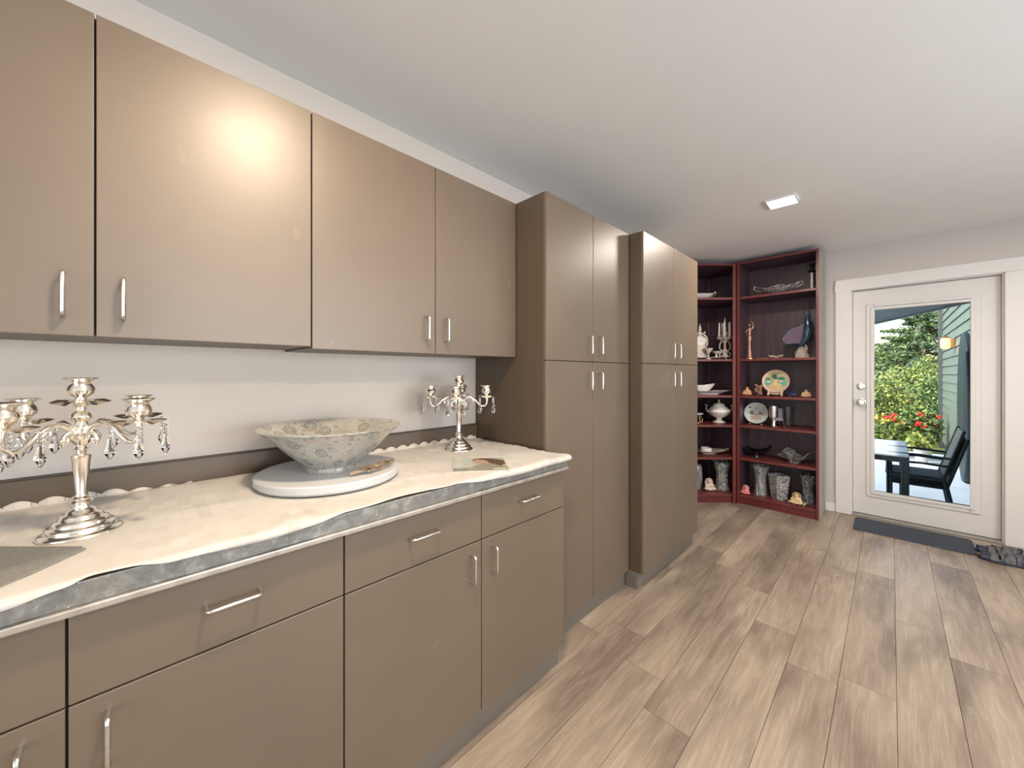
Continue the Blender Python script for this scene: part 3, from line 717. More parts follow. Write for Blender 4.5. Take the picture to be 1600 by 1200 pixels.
# plate on stand with palm scene
def facing(c, tilt=.2):   # local x right, y up the plate; faces -Y
    return Matrix.Translation(c) @ Matrix.Rotation(PI / 2 - tilt, 4, 'X')
def picture(parent, M, blobs):
    for i, (nm, col, pts) in enumerate(blobs):
        z = .0055 + .0006 * (i + 1); n = len(pts); m = MB()
        m.add([(x, y, z) for x, y in pts] + [(x, y, .004) for x, y in pts], [tuple(range(n))] + [(i_, n + i_, n + (i_ + 1) % n, (i_ + 1) % n) for i_ in range(n)])
        m.xf(M).build(nm, mat('print_' + nm, col, .3), parent)
def ell(cx, cy, a, b_, n=12, j=0): return [(cx + a * (1 + j * math.sin(5 * q)) * math.cos(q), cy + b_ * (1 + j * math.cos(4 * q)) * math.sin(q)) for q in [2 * PI * k / n for k in range(n)]]
t = thing('souvenir_plate', 'round plate painted with palm trees and a beach, on a cream stand', 'plate', (-.79, 4.40, ZS[3]), GR)
Rp = .113; M = facing((-.79, 4.405, ZS[3] + .030 + Rp), .16)
MB().lathe([(0, 0), (.06, 0), (Rp * .97, .010), (Rp, .014), (Rp * .98, .015), (Rp * .86, .0065), (Rp * .8, .0055), (0, .0055)], n=56).xf(M).build('disc', noisy('painted_plate_rim', (.55, .38, .30), (.66, .47, .37), 20, .3), t, smooth=30)
def palm(cx, cy, r):
    pts = []
    for k in range(9):
        a = 2 * PI * k / 9; pts.append((cx + r * math.cos(a), cy + r * .8 * math.sin(a))); pts.append((cx + r * .35 * math.cos(a + .35), cy + r * .3 * math.sin(a + .35)))
    return pts
picture(t, M, [('painted_sky', (.50, .42, .20), ell(0, .0, .092, .092, 30)), ('painted_sea', (.10, .42, .32), ell(-.055, -.015, .035, .035)), ('painted_lagoon', (.10, .42, .30), ell(.052, -.012, .040, .038)),
               ('painted_sand', (.60, .43, .22), ell(0, -.05, .055, .038, 14)), ('painted_path', (.66, .52, .26), [(-.02, -.04), (.02, -.04), (.008, .03), (-.004, .03)]), ('painted_palm', (.02, .09, .11), palm(-.012, .050, .040)), ('painted_frond', (.015, .10, .13), palm(.0, .028, .022)),
               ('painted_bush', (.02, .18, .12), ell(.048, .028, .030, .015, 12, .1)), ('painted_hill', (.08, .25, .16), ell(-.062, .022, .020, .014, 12, .1)), ('painted_hut', (.75, .62, .50), ell(-.055, -.005, .020, .009)), ('painted_house', (.75, .45, .32), ell(.042, .0, .020, .011))])
m = MB()
for s in (-1, 1):
    m.tube([(-.79 + s * .055, 4.35, ZS[3] + .006), (-.79 + s * .052, 4.362, ZS[3] + .035), (-.79 + s * .06, 4.385, ZS[3] + .05)], [.010, .009, .007], 10)
m.tube([(-.85, 4.375, ZS[3] + .028), (-.79, 4.372, ZS[3] + .020), (-.73, 4.375, ZS[3] + .028)], .008, 10)
m.tube([(-.79, 4.375, ZS[3] + .02), (-.79, 4.45, ZS[3] + .008)], .007, 10)
m.build('stand', noisy('cream_stand', (.58, .40, .28), (.7, .52, .38), 20, .4), t, smooth=50)
# small figurines
def buddha(c, h, label, mt, group, halo=None, ang=0, name='seated_figurine'):
    r = thing(name, label, 'figurine', c, group); k = h / .1
    M = Matrix.Translation(c) @ Matrix.Rotation(ang, 4, 'Z') @ Matrix.Diagonal((k, k, k, 1))
    m = MB(); m.ball((0, 0, .016), (.052, .034, .017), 18); m.ball((-.032, -.014, .020), (.022, .018, .014), 12); m.ball((.032, -.014, .020), (.022, .018, .014), 12)
    m.ball((0, 0, .044), (.029, .024, .028), 16); m.ball((0, -.002, .079), (.0165, .016, .019), 14)
    for s in (-1, 1):
        m.tube([(s * .024, 0, .060), (s * .037, -.006, .042), (s * .020, -.024, .032)], [.009, .008, .006], 8); m.ball((s * .0165, 0, .078), (.003, .004, .006), 6)
    m.ball((0, -.0175, .077), (.003, .004, .004), 6)
    m.xf(M).build('body', mt, r, remesh=.0024 * max(1, k))
    if halo:
        q = MB().lathe([(0, 0), (.034, 0), (.037, .004), (.034, .008), (0, .006)], n=28).xf(M @ Matrix.Translation((0, .014, .072)) @ Matrix.Rotation(PI / 2, 4, 'X')); q.build('halo', halo, r, smooth=35)
    return r
CLAY = noisy('terracotta', (.50, .22, .09), (.78, .45, .24), 60, .6)
buddha((-1.02, 4.35, ZS[3]), .085, 'small orange clay seated figurine at the cupboard end of the third shelf', CLAY, GR)
t = thing('carved_group', 'knotty brown carved root figurine just beside the palm-tree plate', 'figurine', (-.925, 4.36, ZS[3]), GR)
m = MB(); fr = random.Random(9)
for k in range(16):
    m.ball((-.925 + fr.uniform(-.028, .028), 4.36 + fr.uniform(-.012, .012), ZS[3] + .012 + .095 * k / 16), fr.uniform(.012, .018), 8)
m.build('body', noisy('carved_root', (.10, .045, .03), (.42, .22, .14), 90, .5, bmp=.6), t, remesh=.003)
t = thing('glass_animal', 'small dark blue glass animal between palm-tree plate and clay figure', 'figurine', (-.648, 4.35, ZS[3]), GR)
m = MB().ball((-.648, 4.35, ZS[3] + .024), (.028, .016, .016), 14).ball((-.632, 4.35, ZS[3] + .048), (.013, .012, .013), 12)
for s in (-1, 1):
    m.ball((-.632, 4.35 + s * .007, ZS[3] + .062), (.003, .003, .007), 6)
    for q in (-1, 1): m.tube([(-.648 + q * .018, 4.35 + s * .009, ZS[3] + .02), (-.648 + q * .021, 4.35 + s * .011, ZS[3] + .001)], .006, 8)
m.tube([(-.674, 4.35, ZS[3] + .028), (-.690, 4.35, ZS[3] + .040), (-.692, 4.35, ZS[3] + .052)], [.006, .005, .003], 8)
m.build('body', mat('dark_blue_glass', (.015, .03, .09), .08), t, remesh=.0025)
r = buddha((-.548, 4.35, ZS[3]), .078, 'small tan clay figurine with a dark hat at the door end of the third shelf', noisy('tan_clay', (.42, .24, .12), (.72, .50, .30), 70, .6), GR)
MB().lathe([(0, .078), (.016, .078), (.017, .070), (.010, .074), (0, .074)], (-.548, 4.35, ZS[3]), 16).build('hat', mat('dark_hat', (.05, .03, .03), .6), r, smooth=40)
# second plate on its little stand
t = thing('souvenir_plate', 'pale blue round plate with a sailing-ship picture, fourth shelf', 'plate', (-.955, 4.42, ZS[2]), GR)
Rp = .105; M = facing((-.955, 4.415, ZS[2] + .012 + Rp), .14)
MB().lathe([(0, 0), (.055, 0), (Rp * .97, .010), (Rp, .014), (Rp * .98, .015), (Rp * .8, .0065), (0, .0055)], n=56).xf(M).build('disc', noisy('pale_blue_plate', (.45, .50, .48), (.56, .60, .57), 30, .22), t, smooth=30)
picture(t, M, [('painted_sky', (.42, .50, .50), ell(0, .015, .062, .055, 24)), ('painted_town', (.30, .17, .12), [(-.055, -.018), (.055, -.018), (.055, .012), (.02, .018), (-.03, .014), (-.055, .02)]), ('painted_sail', (.62, .66, .66), [(-.022, -.01), (.0, -.01), (.0, .052)]),
               ('painted_sail', (.52, .58, .60), [(.004, -.01), (.026, -.01), (.004, .045)]), ('painted_mast', (.06, .08, .10), [(.0, -.02), (.004, -.02), (.004, .058), (.0, .058)]), ('painted_harbour', (.46, .34, .28), ell(.0, -.045, .05, .020, 16)), ('painted_bird', (.08, .10, .12), ell(-.055, .052, .016, .006, 8, .2))])
m = MB()
for s in (-1, 1): m.tube([(-.955 + s * .05, 4.385, ZS[2] + .004), (-.955 + s * .05, 4.40, ZS[2] + .014), (-.955 + s * .045, 4.44, ZS[2] + .006)], .004, 8); m.ball((-.955 + s * .05, 4.383, ZS[2] + .008), .0075, 10)
m.build('stand', GOLD, t, smooth=50)
# silver goblet, card, glass box
t = thing('silver_goblet', 'straight-sided silver goblet on a stem in front of the sailing-ship plate', 'goblet', (-.797, 4.35, ZS[2]), GR)
MB().lathe([(0, .004), (.04, 0), (.042, .003), (.020, .010), (.014, .03), (.011, .06), (.014, .082), (.034, .090), (.036, .10), (.036, .200), (.034, .202), (.033, .104), (0, .10)], (-.797, 4.35, ZS[2]), 28, fn=lambda q, z, a, j: (q * (1 + .03 * math.cos(12 * a)), z)).build('body', noisy('ridged_silver', (.7, .68, .66), (.85, .83, .8), 9, .2, metal=1), t, smooth=30)
t = thing('mirror_card', 'pale lilac square card standing behind the silver goblet', 'card', (-.76, 4.44, ZS[2]), GR)
m = MB().box(-.805, -.730, 4.435, 4.438, ZS[2] + .055, ZS[2] + .175).build('card_face', noisy('lilac_card', (.42, .42, .50), (.50, .50, .58), 8, .5), t)
MB().tube([(-.77, 4.44, ZS[2] + .06), (-.77, 4.47, ZS[2] + .003)], .004, 6).tube([(-.80, 4.434, ZS[2] + .06), (-.80, 4.434, ZS[2] + .003)], .003, 6).tube([(-.735, 4.434, ZS[2] + .06), (-.735, 4.434, ZS[2] + .003)], .003, 6).build('easel_leg', GOLD, t)
def tumbler(name, c, prof, mt, label, n=10, group=GR, sm=20, fn=None):
    if n >= 32:      # cut facets: resample the outer wall and let the radius step in a diamond grid
        iz = max(range(len(prof)), key=lambda i: prof[i][1]); out = []
        for (r0, z0), (r1, z1) in zip(prof[:iz], prof[1:iz + 1]):
            k = max(1, int(abs(z1 - z0) / .011))
            out += [(r0 + (r1 - r0) * i / k, z0 + (z1 - z0) * i / k) for i in range(k)]
        ni = len(out); prof = out + prof[iz:]; f0 = fn
        def fn(q, z, a, j):
            q, z = f0(q, z, a, j) if f0 else (q, z)
            if 2 < j < ni: q += (.0045 if (j + int(round(a / (2 * PI) * n)) // 2) % 2 else 0) * (1 if z < .12 else .35)
            return q, z
    o = MB().lathe(prof, c, n, fn=fn).build(name, mt, smooth=sm); tag(o, label, 'vase', group); return o
tumbler('glass_beaker', (-.700, 4.43, ZS[2]), [(0, .006), (.03, .006), (.032, 0), (.034, .004), (.045, .195), (.042, .195), (.031, .012), (0, .010)], GLASS, 'clear faceted glass beaker next to the lilac card', 10)
# black glass bowl and crystal bowl
boat_bowl((-.965, 4.42, ZS[1]), .27, .20, .095, .1, 'black_glass_bowl', 'wavy black glass bowl on the fifth shelf', 'bowl', BLACKG, GR, .35, .18)
def leaf_bowl(c, w, d, h, name, label, mt):
    m = MB().lathe([(0, .03), (.28, .03), (.30, 0), (.36, 0), (.36, .12), (.66, .5), (1, 1), (.95, 1.02), (.6, .56), (.25, .2), (0, .18)], n=48, fn=lambda q, z, a, j: (q * (1 + (.13 * math.cos(6 * a) if q > .5 else 0)), z * (1 + (.35 * math.cos(3 * a) * (1 if z > .4 else 0)))))
    m.xf(Matrix.Translation(c) @ Matrix.Diagonal((w / 2, d / 2, h, 1)))
    return tag(m.build(name, mt, smooth=25), label, 'bowl', GR)
leaf_bowl((-.645, 4.40, ZS[1]), .255, .23, .085, 'crystal_leaf_bowl', 'clear crystal bowl with wavy leaf rim on the fifth shelf', CUTV)
# bottom shelf
r = buddha((-1.025, 4.31, ZS[0]), .082, 'small pink-robed child figurine with round hat on the bottom shelf', noisy('pink_glaze', (.60, .10, .12), (.80, .32, .30), 12, .35), GR, noisy('straw_halo', (.35, .20, .13), (.6, .4, .28), 40, .6), name='child_figurine')
VP = [(0, .012), (.040, .012), (.044, 0), (.052, .0), (.053, .01), (.047, .06), (.044, .11), (.047, .17), (.057, .23), (.074, .288), (.070, .288), (.052, .23), (.042, .17), (.038, .11), (.040, .03), (0, .022)]
def crown(k, amp): return lambda q, z, a, j: (q * (1 + .035 * math.cos(k * a)), z + (amp * math.cos(k * a) if z > .25 else 0))
tumbler('crystal_vase', (-.915, 4.40, ZS[0]), VP, CUTV, 'flared clear crystal vase with ribbed sides beside the pink child figurine', 48, sm=25, fn=crown(12, .006))
m = MB()
def sq(w1, w2, z1, z2): 
    return [(sx * w1, sy * w1, z1) for sx, sy in ((-1, -1), (1, -1), (1, 1), (-1, 1))], [(sx * w2, sy * w2, z2) for sx, sy in ((-1, -1), (1, -1), (1, 1), (-1, 1))]
levels = 14; vs = []; fs = []
for k in range(levels + 1):
    w_ = .044 + .018 * k / levels + (.0022 if k % 2 else 0); z = .0 + .235 * k / levels
    vs += [(sx * w_, sy * w_, z) for sx, sy in ((-1, -1), (1, -1), (1, 1), (-1, 1))]
for k in range(levels):
    for q in range(4): a, b_ = 4 * k + q, 4 * k + (q + 1) % 4; fs.append((a, b_, b_ + 4, a + 4))
fs.append((3, 2, 1, 0)); nb = len(vs)
vs += [(sx * .056, sy * .056, .235) for sx, sy in ((-1, -1), (1, -1), (1, 1), (-1, 1))] + [(sx * .038, sy * .038, .02) for sx, sy in ((-1, -1), (1, -1), (1, 1), (-1, 1))]
for q in range(4):
    a, b_ = nb - 4 + q, nb - 4 + (q + 1) % 4; c_, d_ = nb + q, nb + (q + 1) % 4
    fs.append((a, b_, d_, c_)); fs.append((c_, d_, d_ + 4, c_ + 4))
fs.append((nb + 4, nb + 5, nb + 6, nb + 7))
m.add(vs, fs).xf(Matrix.Translation((-.758, 4.36, ZS[0])) @ Matrix.Rotation(math.radians(42), 4, 'Z'))
tag(m.build('crystal_vase', CUT), 'square tapering cut-crystal vase standing cornerwise in the middle of the bottom shelf', 'vase', GR)
r = buddha((-.615, 4.31, ZS[0]), .10, 'gold and cream laughing seated figurine in front of the dark crystal vase', noisy('gilded_cream', (.42, .26, .09), (.85, .68, .42), 45, .35), GR, noisy('mossy_gold', (.16, .14, .07), (.5, .38, .18), 60, .5))
m = MB(); fr = random.Random(12)
for k in range(22):
    a = fr.uniform(0, 2 * PI); m.ball((-.610 + .062 * math.cos(a), 4.31 + .034 * math.sin(a), ZS[0] + fr.uniform(.006, .02)), fr.uniform(.006, .011), 8)
o = m.build('flower_border', noisy('painted_flowers', (.12, .16, .06), (.75, .66, .42), 110, .5), r, smooth=60); o['kind'] = 'stuff'
tumbler('crystal_vase', (-.545, 4.43, ZS[0]), [(q * 1.0, z * .92) for q, z in VP], SMOKE, 'smoky tall crystal vase against the door-side panel of the bottom shelf', 40, sm=25, fn=crown(8, .004))

# corner bookcase ornaments
E_ = Matrix
boat_bowl((-1.415, 4.20, ZS[5]), .28, .16, .075, math.radians(45), 'porcelain_bowl', 'white porcelain boat-shaped bowl with gold handles on the corner unit top shelf', 'bowl', PORC, GC, .1, .25, GOLD)
def at_corner(dx, dy): # along the front (to the door) and inward
    return (-1.35 + .7071 * dx - .7071 * dy, 4.24 + .7071 * dx + .7071 * dy)
# mirrored tray with filigree clock
IV = noisy('ivory_filigree', (.40, .33, .26), (.86, .78, .68), 55, .4, bmp=.8)
A45 = math.radians(45)
t = thing('mirror_tray', 'long mirrored tray on feet under the white filigree clock and candelabrum', 'tray', (-1.33, 4.26, ZS[4]), GC)
Mc = Matrix.Translation((-1.33, 4.26, ZS[4])) @ Matrix.Rotation(A45, 4, 'Z')
MB().box(-.20, .145, -.05, .05, .018, .026).xf(Mc).build('tray_top', mat('tray_mirror', (.5, .53, .5), .1, .8), t, bevel=.002)
for sx in (-.19, .135):
    for sy in (-.042, .042): MB().ball((sx, sy, .010), (.010, .010, .010), 8).xf(Mc).build('foot', IV, t, smooth=60)
zt = ZS[4] + .0265
t = thing('mantel_clock', 'ornate ivory-coloured filigree mantel clock partly behind the tall cabinet', 'clock', (-1.415, 4.175, zt), GC)
Mc = Matrix.Translation((-1.412, 4.178, zt)) @ Matrix.Rotation(A45, 4, 'Z')
m = MB().box(-.075, .075, -.03, .03, 0, .018).box(-.06, .06, -.025, .025, .018, .04).box(-.045, .045, -.022, .022, .04, .12)
m.xf(Mc).build('plinth', IV, t, bevel=.004)
m = MB().lathe([(0, -.02), (.062, -.02), (.066, -.01), (.062, .004), (0, .006)], n=32).xf(Mc @ Matrix.Translation((0, -.004, .165)) @ Matrix.Rotation(PI / 2, 4, 'X')); m.build('clock_case', IV, t, smooth=40)
m = MB().lathe([(0, .008), (.036, .008), (.038, .012), (.043, .012), (.044, .004), (0, .004)], n=32).xf(Mc @ Matrix.Translation((0, -.004, .165)) @ Matrix.Rotation(PI / 2, 4, 'X')); m.build('clock_face', PORC, t, smooth=30)
m = MB().box(-.0012, .0012, -.0155, -.0145, .165, .190).box(-.0012, .018, -.0155, -.0145, .164, .1664).xf(Mc); m.build('clock_hands', BLACK, t)
m = MB()
for s in (-1, 1):
    m.tube([(s * .05, 0, .02), (s * .078, 0, .06), (s * .060, 0, .10), (s * .075, 0, .14), (s * .072, 0, .20), (s * .045, 0, .235), (s * .02, 0, .25)], [.008, .011, .008, .010, .011, .010, .008], 8)
    m.ball((s * .05, 0, .26), .012, 8)
m.ball((0, 0, .245), (.030, .018, .022), 12); m.lathe([(.014, .26), (.010, .275), (.018, .285), (.012, .30), (.014, .312), (.004, .33), (.002, .352), (0, .354)], n=12)
m.xf(Mc).build('scroll_crest', IV, t, smooth=60)
def compote(c, h, w, label, mt):
    o = MB().lathe([(0, .0), (w * .30, 0), (w * .32, h * .06), (w * .1, h * .16), (w * .08, h * .5), (w * .16, h * .6), (w * .42, h * .85), (w * .5, h), (w * .47, h), (w * .3, h * .78), (0, h * .66)], c, 24, fn=lambda q, z, a, j: (q * (1 + (.05 * math.cos(10 * a) if z > h * .7 else 0)), z)).build('compote_dish', mt, smooth=40)
    return tag(o, label, 'dish', GC)
compote((-1.327, 4.17, ZS[4]), .115, .088, 'small ivory pedestal dish in front of the filigree clock', IV)
compote((-1.290, 4.30, zt), .062, .10, 'low white pedestal bowl between filigree clock and small candelabrum', PORC)
t = thing('filigree_candelabrum', 'ornate ivory candelabrum with white candles in the corner bookcase', 'candelabrum', (-1.222, 4.36, ZS[4]), GC)
cx, cy, cz = -1.222, 4.345, zt
Mc = Matrix.Translation((cx, cy, cz)) @ Matrix.Rotation(A45, 4, 'Z')
m = MB().lathe([(0, 0), (.038, 0), (.040, .008), (.026, .02), (.022, .04), (.034, .06), (.02, .075), (.010, .09), (.009, .14), (.024, .17), (.010, .185), (.016, .20), (.012, .225), (.026, .25), (.010, .275), (.014, .30), (.008, .33), (.011, .345), (.006, .37), (.008, .38), (.003, .40), (0, .425)], n=16)
for s in (-1, 1):
    m.tube([(s * .02, 0, .06), (s * .055, 0, .04), (s * .050, 0, .0), (s * .060, 0, -.018)], [.007, .008, .007, .006], 8)
    m.tube([(s * .028, 0, .06), (s * .056, 0, .09), (s * .052, 0, .14), (s * .03, 0, .165), (s * .05, 0, .175)], [.006, .006, .006, .005, .004], 8)
m.xf(Mc).build('stem', IV, t, smooth=60)
WAX = mat('white_wax', (.82, .78, .72), .4)
for k in range(5):
    a = k * 2 * PI / 5 + .3; q = .052
    x, y = q * math.cos(a), q * math.sin(a)
    am = MB().tube([(0, 0, .20), (x * .5, y * .5, .182), (x * .9, y * .9, .190), (x, y, .21)], [.006, .005, .005, .006], 8).lathe([(0, 0), (.010, 0), (.019, .006), (.012, .010), (.013, .028), (.009, .03), (0, .03)], (x, y, .208), 12)
    for g in range(5):
        b_ = g * 2 * PI / 5; am.ball((x + .018 * math.cos(b_), y + .018 * math.sin(b_), .200), (.004, .004, .012), 6)
    arm = am.xf(Mc).build('arm', IV, t, smooth=60)
    MB().tube([(x, y, .236), (x * 1.0, y, .30), (x * .97, y * .97, .36)], [.0085, .0085, .006], 10).xf(Mc).build('candle', WAX, arm, smooth=50)
# platter with sauce boat
pl = boat_bowl((-1.352, 4.245, ZS[3]), .46, .22, .042, A45, 'oval_platter', 'long white oval platter under the sauce boat', 'platter', PORC, GC, .05, .45)
t = thing('sauce_boat', 'white porcelain sauce boat standing on the long oval platter', 'sauce boat', (-1.39, 4.20, ZS[3] + .02), GC)
Mc = Matrix.Translation((-1.392, 4.203, ZS[3] + .0115)) @ Matrix.Rotation(A45, 4, 'Z')
m = MB().lathe([(0, .004), (.35, .004), (.38, 0), (.42, .02), (.40, .15), (.62, .45), (.85, .8), (.93, 1), (.88, 1), (.75, .75), (.4, .3), (0, .2)], n=40, fn=lambda q, z, a, j: (q * (1 + (.30 * max(0, math.cos(a)) ** 4 if q > .5 else 0)), z * (1 + (.22 * max(0, math.cos(a)) ** 3 if z > .4 else 0))))
m.xf(Mc @ Matrix.Diagonal((.105, .055, .085, 1))).build('body', PORC, t, smooth=40)
MB().tube([(-.09, 0, .075), (-.125, 0, .095), (-.135, 0, .06), (-.10, 0, .03), (-.075, 0, .03)], .005, 8).xf(Mc).build('handle', PORC, t, smooth=50)
# tureen
t = thing('soup_tureen', 'lidded cream porcelain tureen with grey scroll handles in the corner bookcase', 'tureen', (-1.272, 4.325, ZS[2]), GC)
cz = ZS[2]; cc = (-1.272, 4.325, cz)
Mc = Matrix.Translation(cc) @ Matrix.Rotation(A45, 4, 'Z')
MB().lathe([(0, .004), (.05, 0), (.060, .004), (.058, .012), (.035, .022), (.026, .035), (.030, .048), (.070, .068), (.100, .095), (.112, .118), (.108, .135), (.090, .150), (.078, .156), (0, .156)], n=48).xf(Mc).build('bowl_body', PORC, t, smooth=35)
lid = MB().lathe([(.082, .157), (.080, .165), (.060, .175), (.062, .180), (.050, .195), (.030, .205), (.010, .210), (.006, .216), (.011, .226), (.007, .238), (0, .244)], n=40).xf(Mc).build('lid', PORC, t, smooth=35)
for s in (-1, 1):
    MB().tube([(s * .096, 0, .10), (s * .125, 0, .12), (s * .138, 0, .155), (s * .122, 0, .178), (s * .138, 0, .190), (s * .15, 0, .178)], [.006, .006, .005, .005, .005, .004], 8).xf(Mc).build('handle', SILVERD, t, smooth=50)
# covered cup with gold loop
t = thing('gilt_cup_stand', 'white dish on a thin gilt loop stand half hidden by the tall cabinet', 'dish', (-1.425, 4.17, cz), GC)
Mc = Matrix.Translation((-1.43, 4.165, cz)) @ Matrix.Rotation(A45, 4, 'Z')
MB().lathe([(0, .085), (.05, .088), (.053, .100), (.048, .101), (0, .094)], n=24).xf(Mc).build('plate', PORC, t, smooth=40)
for k in range(4):
    a = k * PI / 2; m = MB().tube([(math.cos(a) * q, math.sin(a) * q, z) for q, z in ((.028, .086), (.034, .065), (.052, .035), (.050, .012), (.030, .003))], .0028, 8)
    m.xf(Mc).build('leg', GOLD, t, smooth=50)
MB().lathe([(0, 0), (.034, 0), (.034, .004), (0, .006)], n=20).xf(Mc).build('foot', GOLD, t, smooth=40)
# oval dish and white ramekin
boat_bowl((-1.350, 4.245, ZS[1]), .36, .20, .040, A45, 'oval_dish', 'cream oval dish with gilt scroll handles holding the white ramekin', 'dish', noisy('cream_glaze', (.55, .50, .42), (.72, .64, .54), 20, .25), GC, .12, .35, GOLD)
o = MB().lathe([(0, 0), (.046, 0), (.050, .004), (.052, .052), (.049, .053), (.046, .008), (0, .007)], (-1.365, 4.225, ZS[1] + .0105), 32).build('ramekin', PORC, smooth=35)
tag(o, 'plain white round ramekin sitting in the cream oval dish', 'dish', GC)
# bottom shelf of the corner unit
tumbler('crystal_vase', (-1.242, 4.315, ZS[0]), [(q * 1.15, z) for q, z in VP], CUT, 'flared diamond-cut crystal vase on the corner unit bottom shelf', 48, GC, 25, crown(10, .006))
tumbler('crystal_vase', (-1.445, 4.165, ZS[0]), [(0, .012), (.034, .012), (.038, 0), (.046, 0), (.056, .08), (.060, .15), (.054, .22), (.045, .25), (.042, .25), (.050, .2), (.054, .15), (.05, .08), (.036, .02), (0, .02)], CUTV, 'barrel-shaped crystal vase half hidden behind the tall cabinet', 32, GC, 25)
r = buddha((-1.318, 4.175, ZS[0]), .115, 'cream porcelain child figurine with round bonnet on the corner unit bottom shelf', noisy('cream_bisque', (.50, .38, .28), (.82, .72, .60), 35, .5), GC, noisy('bonnet_straw', (.30, .24, .2), (.62, .52, .42), 50, .6), ang=A45, name='child_figurine')

# ------------------------------------------------------------------ ceiling lamps
LED = mat('led_diffuser', (1, 1, 1), .5); e = B(LED); e.inputs['Emission Color'].default_value = (1, .96, .88, 1); e.inputs['Emission Strength'].default_value = 5.0
names = ['square flush ceiling light nearest the wall cabinets, over the worktop', 'square flush ceiling light shining in front of the cherry bookcases', 'added square ceiling fill light by the side window, out of view', 'added square ceiling fill light farthest from the cabinets, near the door wall, out of view']
for (lx, ly), lb in zip(LAMPS, names):  # last two fittings are unseen and only carry the added fill
    t = thing('ceiling_light', lb, 'lamp', (lx, ly, CEIL - .014), 'square flush ceiling lights')
    s_ = .083
    MB().box(lx - s_, lx + s_, ly - s_, ly - s_ + .008, CEIL - .014, CEIL - .0005).box(lx - s_, lx + s_, ly + s_ - .008, ly + s_, CEIL - .014, CEIL - .0005).box(lx - s_, lx - s_ + .008, ly - s_ + .008, ly + s_ - .008, CEIL - .014, CEIL - .0005).box(lx + s_ - .008, lx + s_, ly - s_ + .008, ly + s_ - .008, CEIL - .014, CEIL - .0005).build('frame', TRIM, t, bevel=.001)
    MB().box(lx - s_ + .008, lx + s_ - .008, ly - s_ + .008, ly + s_ - .008, CEIL - .012, CEIL - .0005).build('diffuser', LED, t)

# ------------------------------------------------------------------ mat and sandals
MATR = noisy('slate_rubber', (.026, .036, .054), (.045, .058, .082), 60, .65, bmp=.6)
m = MB(); c_ = .02
x0, x1, y0, y1 = -.225, .44, 4.225, 4.585
poly = [(x0 + c_, y0), (x1 - c_ * 2, y0), (x1, y0 + c_), (x1, y1 - c_), (x1 - c_, y1), (x0 + c_, y1), (x0, y1 - c_), (x0, y0 + c_)]
dm = tag(m.prism(poly, .0005, .010).build('door_mat', MATR, bevel=.003), 'dark slate-blue doormat on the planks below the glazed door', 'doormat')
def sandal(label, loc, ang):
    r = thing('sandal', label, 'shoe', (0, 0, 0), 'dark strappy sandals by the door mat')
    Lh = .29
    def outline(t): # half width along length 0 (toe) to 1 (heel)
        return .050 * (math.sin(min(1, t / .28) * PI / 2) ** .7) * (1 - .28 * math.exp(-((t - .62) / .16) ** 2)) * (1 if t < .82 else math.sqrt(max(0, 1 - ((t - .82) / .18) ** 2)))
    ts = [i / 28 for i in range(29)]
    up = [(-Lh / 2 + Lh * t, outline(t) + .001) for t in ts]; dn = [(x, -y) for x, y in up[::-1]]
    poly = dn + up
    poly = [(x, -y) for x, y in up] + [(x, y) for x, y in up[::-1]]
    MB().prism(poly, 0, .020).build('sole', mat('navy_sole', (.018, .024, .05), .6), r, smooth=40, bevel=.003)
    MB().prism([(x * .95, y * .9) for x, y in poly], .020, .026).build('footbed', noisy('grey_footbed', (.10, .11, .14), (.17, .18, .21), 90, .7), r, smooth=40)
    SM = noisy('grey_strap', (.05, .052, .062), (.15, .145, .15), 60, .6)
    def strap(t0, h, wd, skew, mt):
        v = []; f = []; n = 14
        for i in range(n + 1):
            a = PI * i / n; t_ = t0 + skew * math.cos(a); w_ = outline(min(.98, max(.05, t_))) + .002
            x = -Lh / 2 + Lh * t_; y = w_ * math.cos(a); z = .016 + h * math.sin(a) ** .8
            for dx in (-wd / 2, wd / 2):
                for dz in (0, .0032): v.append((x + dx, y, z + dz))
        for i in range(n):
            a = 4 * i; f += [(a, a + 4, a + 6, a + 2), (a + 1, a + 3, a + 7, a + 5), (a, a + 1, a + 5, a + 4), (a + 2, a + 6, a + 7, a + 3)]
        f += [(0, 2, 3, 1), (4 * n, 4 * n + 1, 4 * n + 3, 4 * n + 2)]
        MB().add(v, f).build('strap', mt, r, smooth=50)
    DK = mat('navy_strap', (.02, .025, .045), .5)
    for a_ in [(.15, .024, .055, .0, DK), (.27, .034, .034, .02, SM), (.37, .042, .030, -.04, SM), (.44, .044, .012, .05, DK), (.50, .048, .034, .0, SM), (.60, .052, .028, -.03, SM), (.70, .054, .014, .05, DK)]: strap(*a_)
    v = []; hl = []
    for i in range(13):
        a = -PI / 2 + PI * i / 12; hl.append((Lh / 2 - .075 + .072 * math.cos(a), .043 * math.sin(a), .045 + .012 * math.cos(a)))
    MB().tube(hl, .006, 8).build('heel_strap', SM, r, smooth=50)
    r.location = loc; r.rotation_euler = (0, 0, ang); return r
s1_ = sandal('dark sandal with grey straps, nearer the camera, its toe touching the doormat', (.575, 4.20, .001), math.radians(-4))
s2_ = copy_tree(s1_); s2_['label'] = 'dark sandal with grey straps tucked against the door threshold'; s2_.location = (.575, 4.36, .001); s2_.rotation_euler = (0, 0, math.radians(4))

# ------------------------------------------------------------------ outdoors
PZ = -.30
PAT = noisy('blue_grey_concrete', (.50, .58, .68), (.62, .70, .80), 3, .6, bmp=.1)
struct(MB().box(-6, 7, YF + .152, 11.2, PZ - .15, PZ).build('patio', PAT))
struct(MB().box(-60, 60, -60, 90, PZ - .30, PZ - .16).build('ground', noisy('grass_ground', (.05, .09, .025), (.12, .17, .05), 3, .9)))
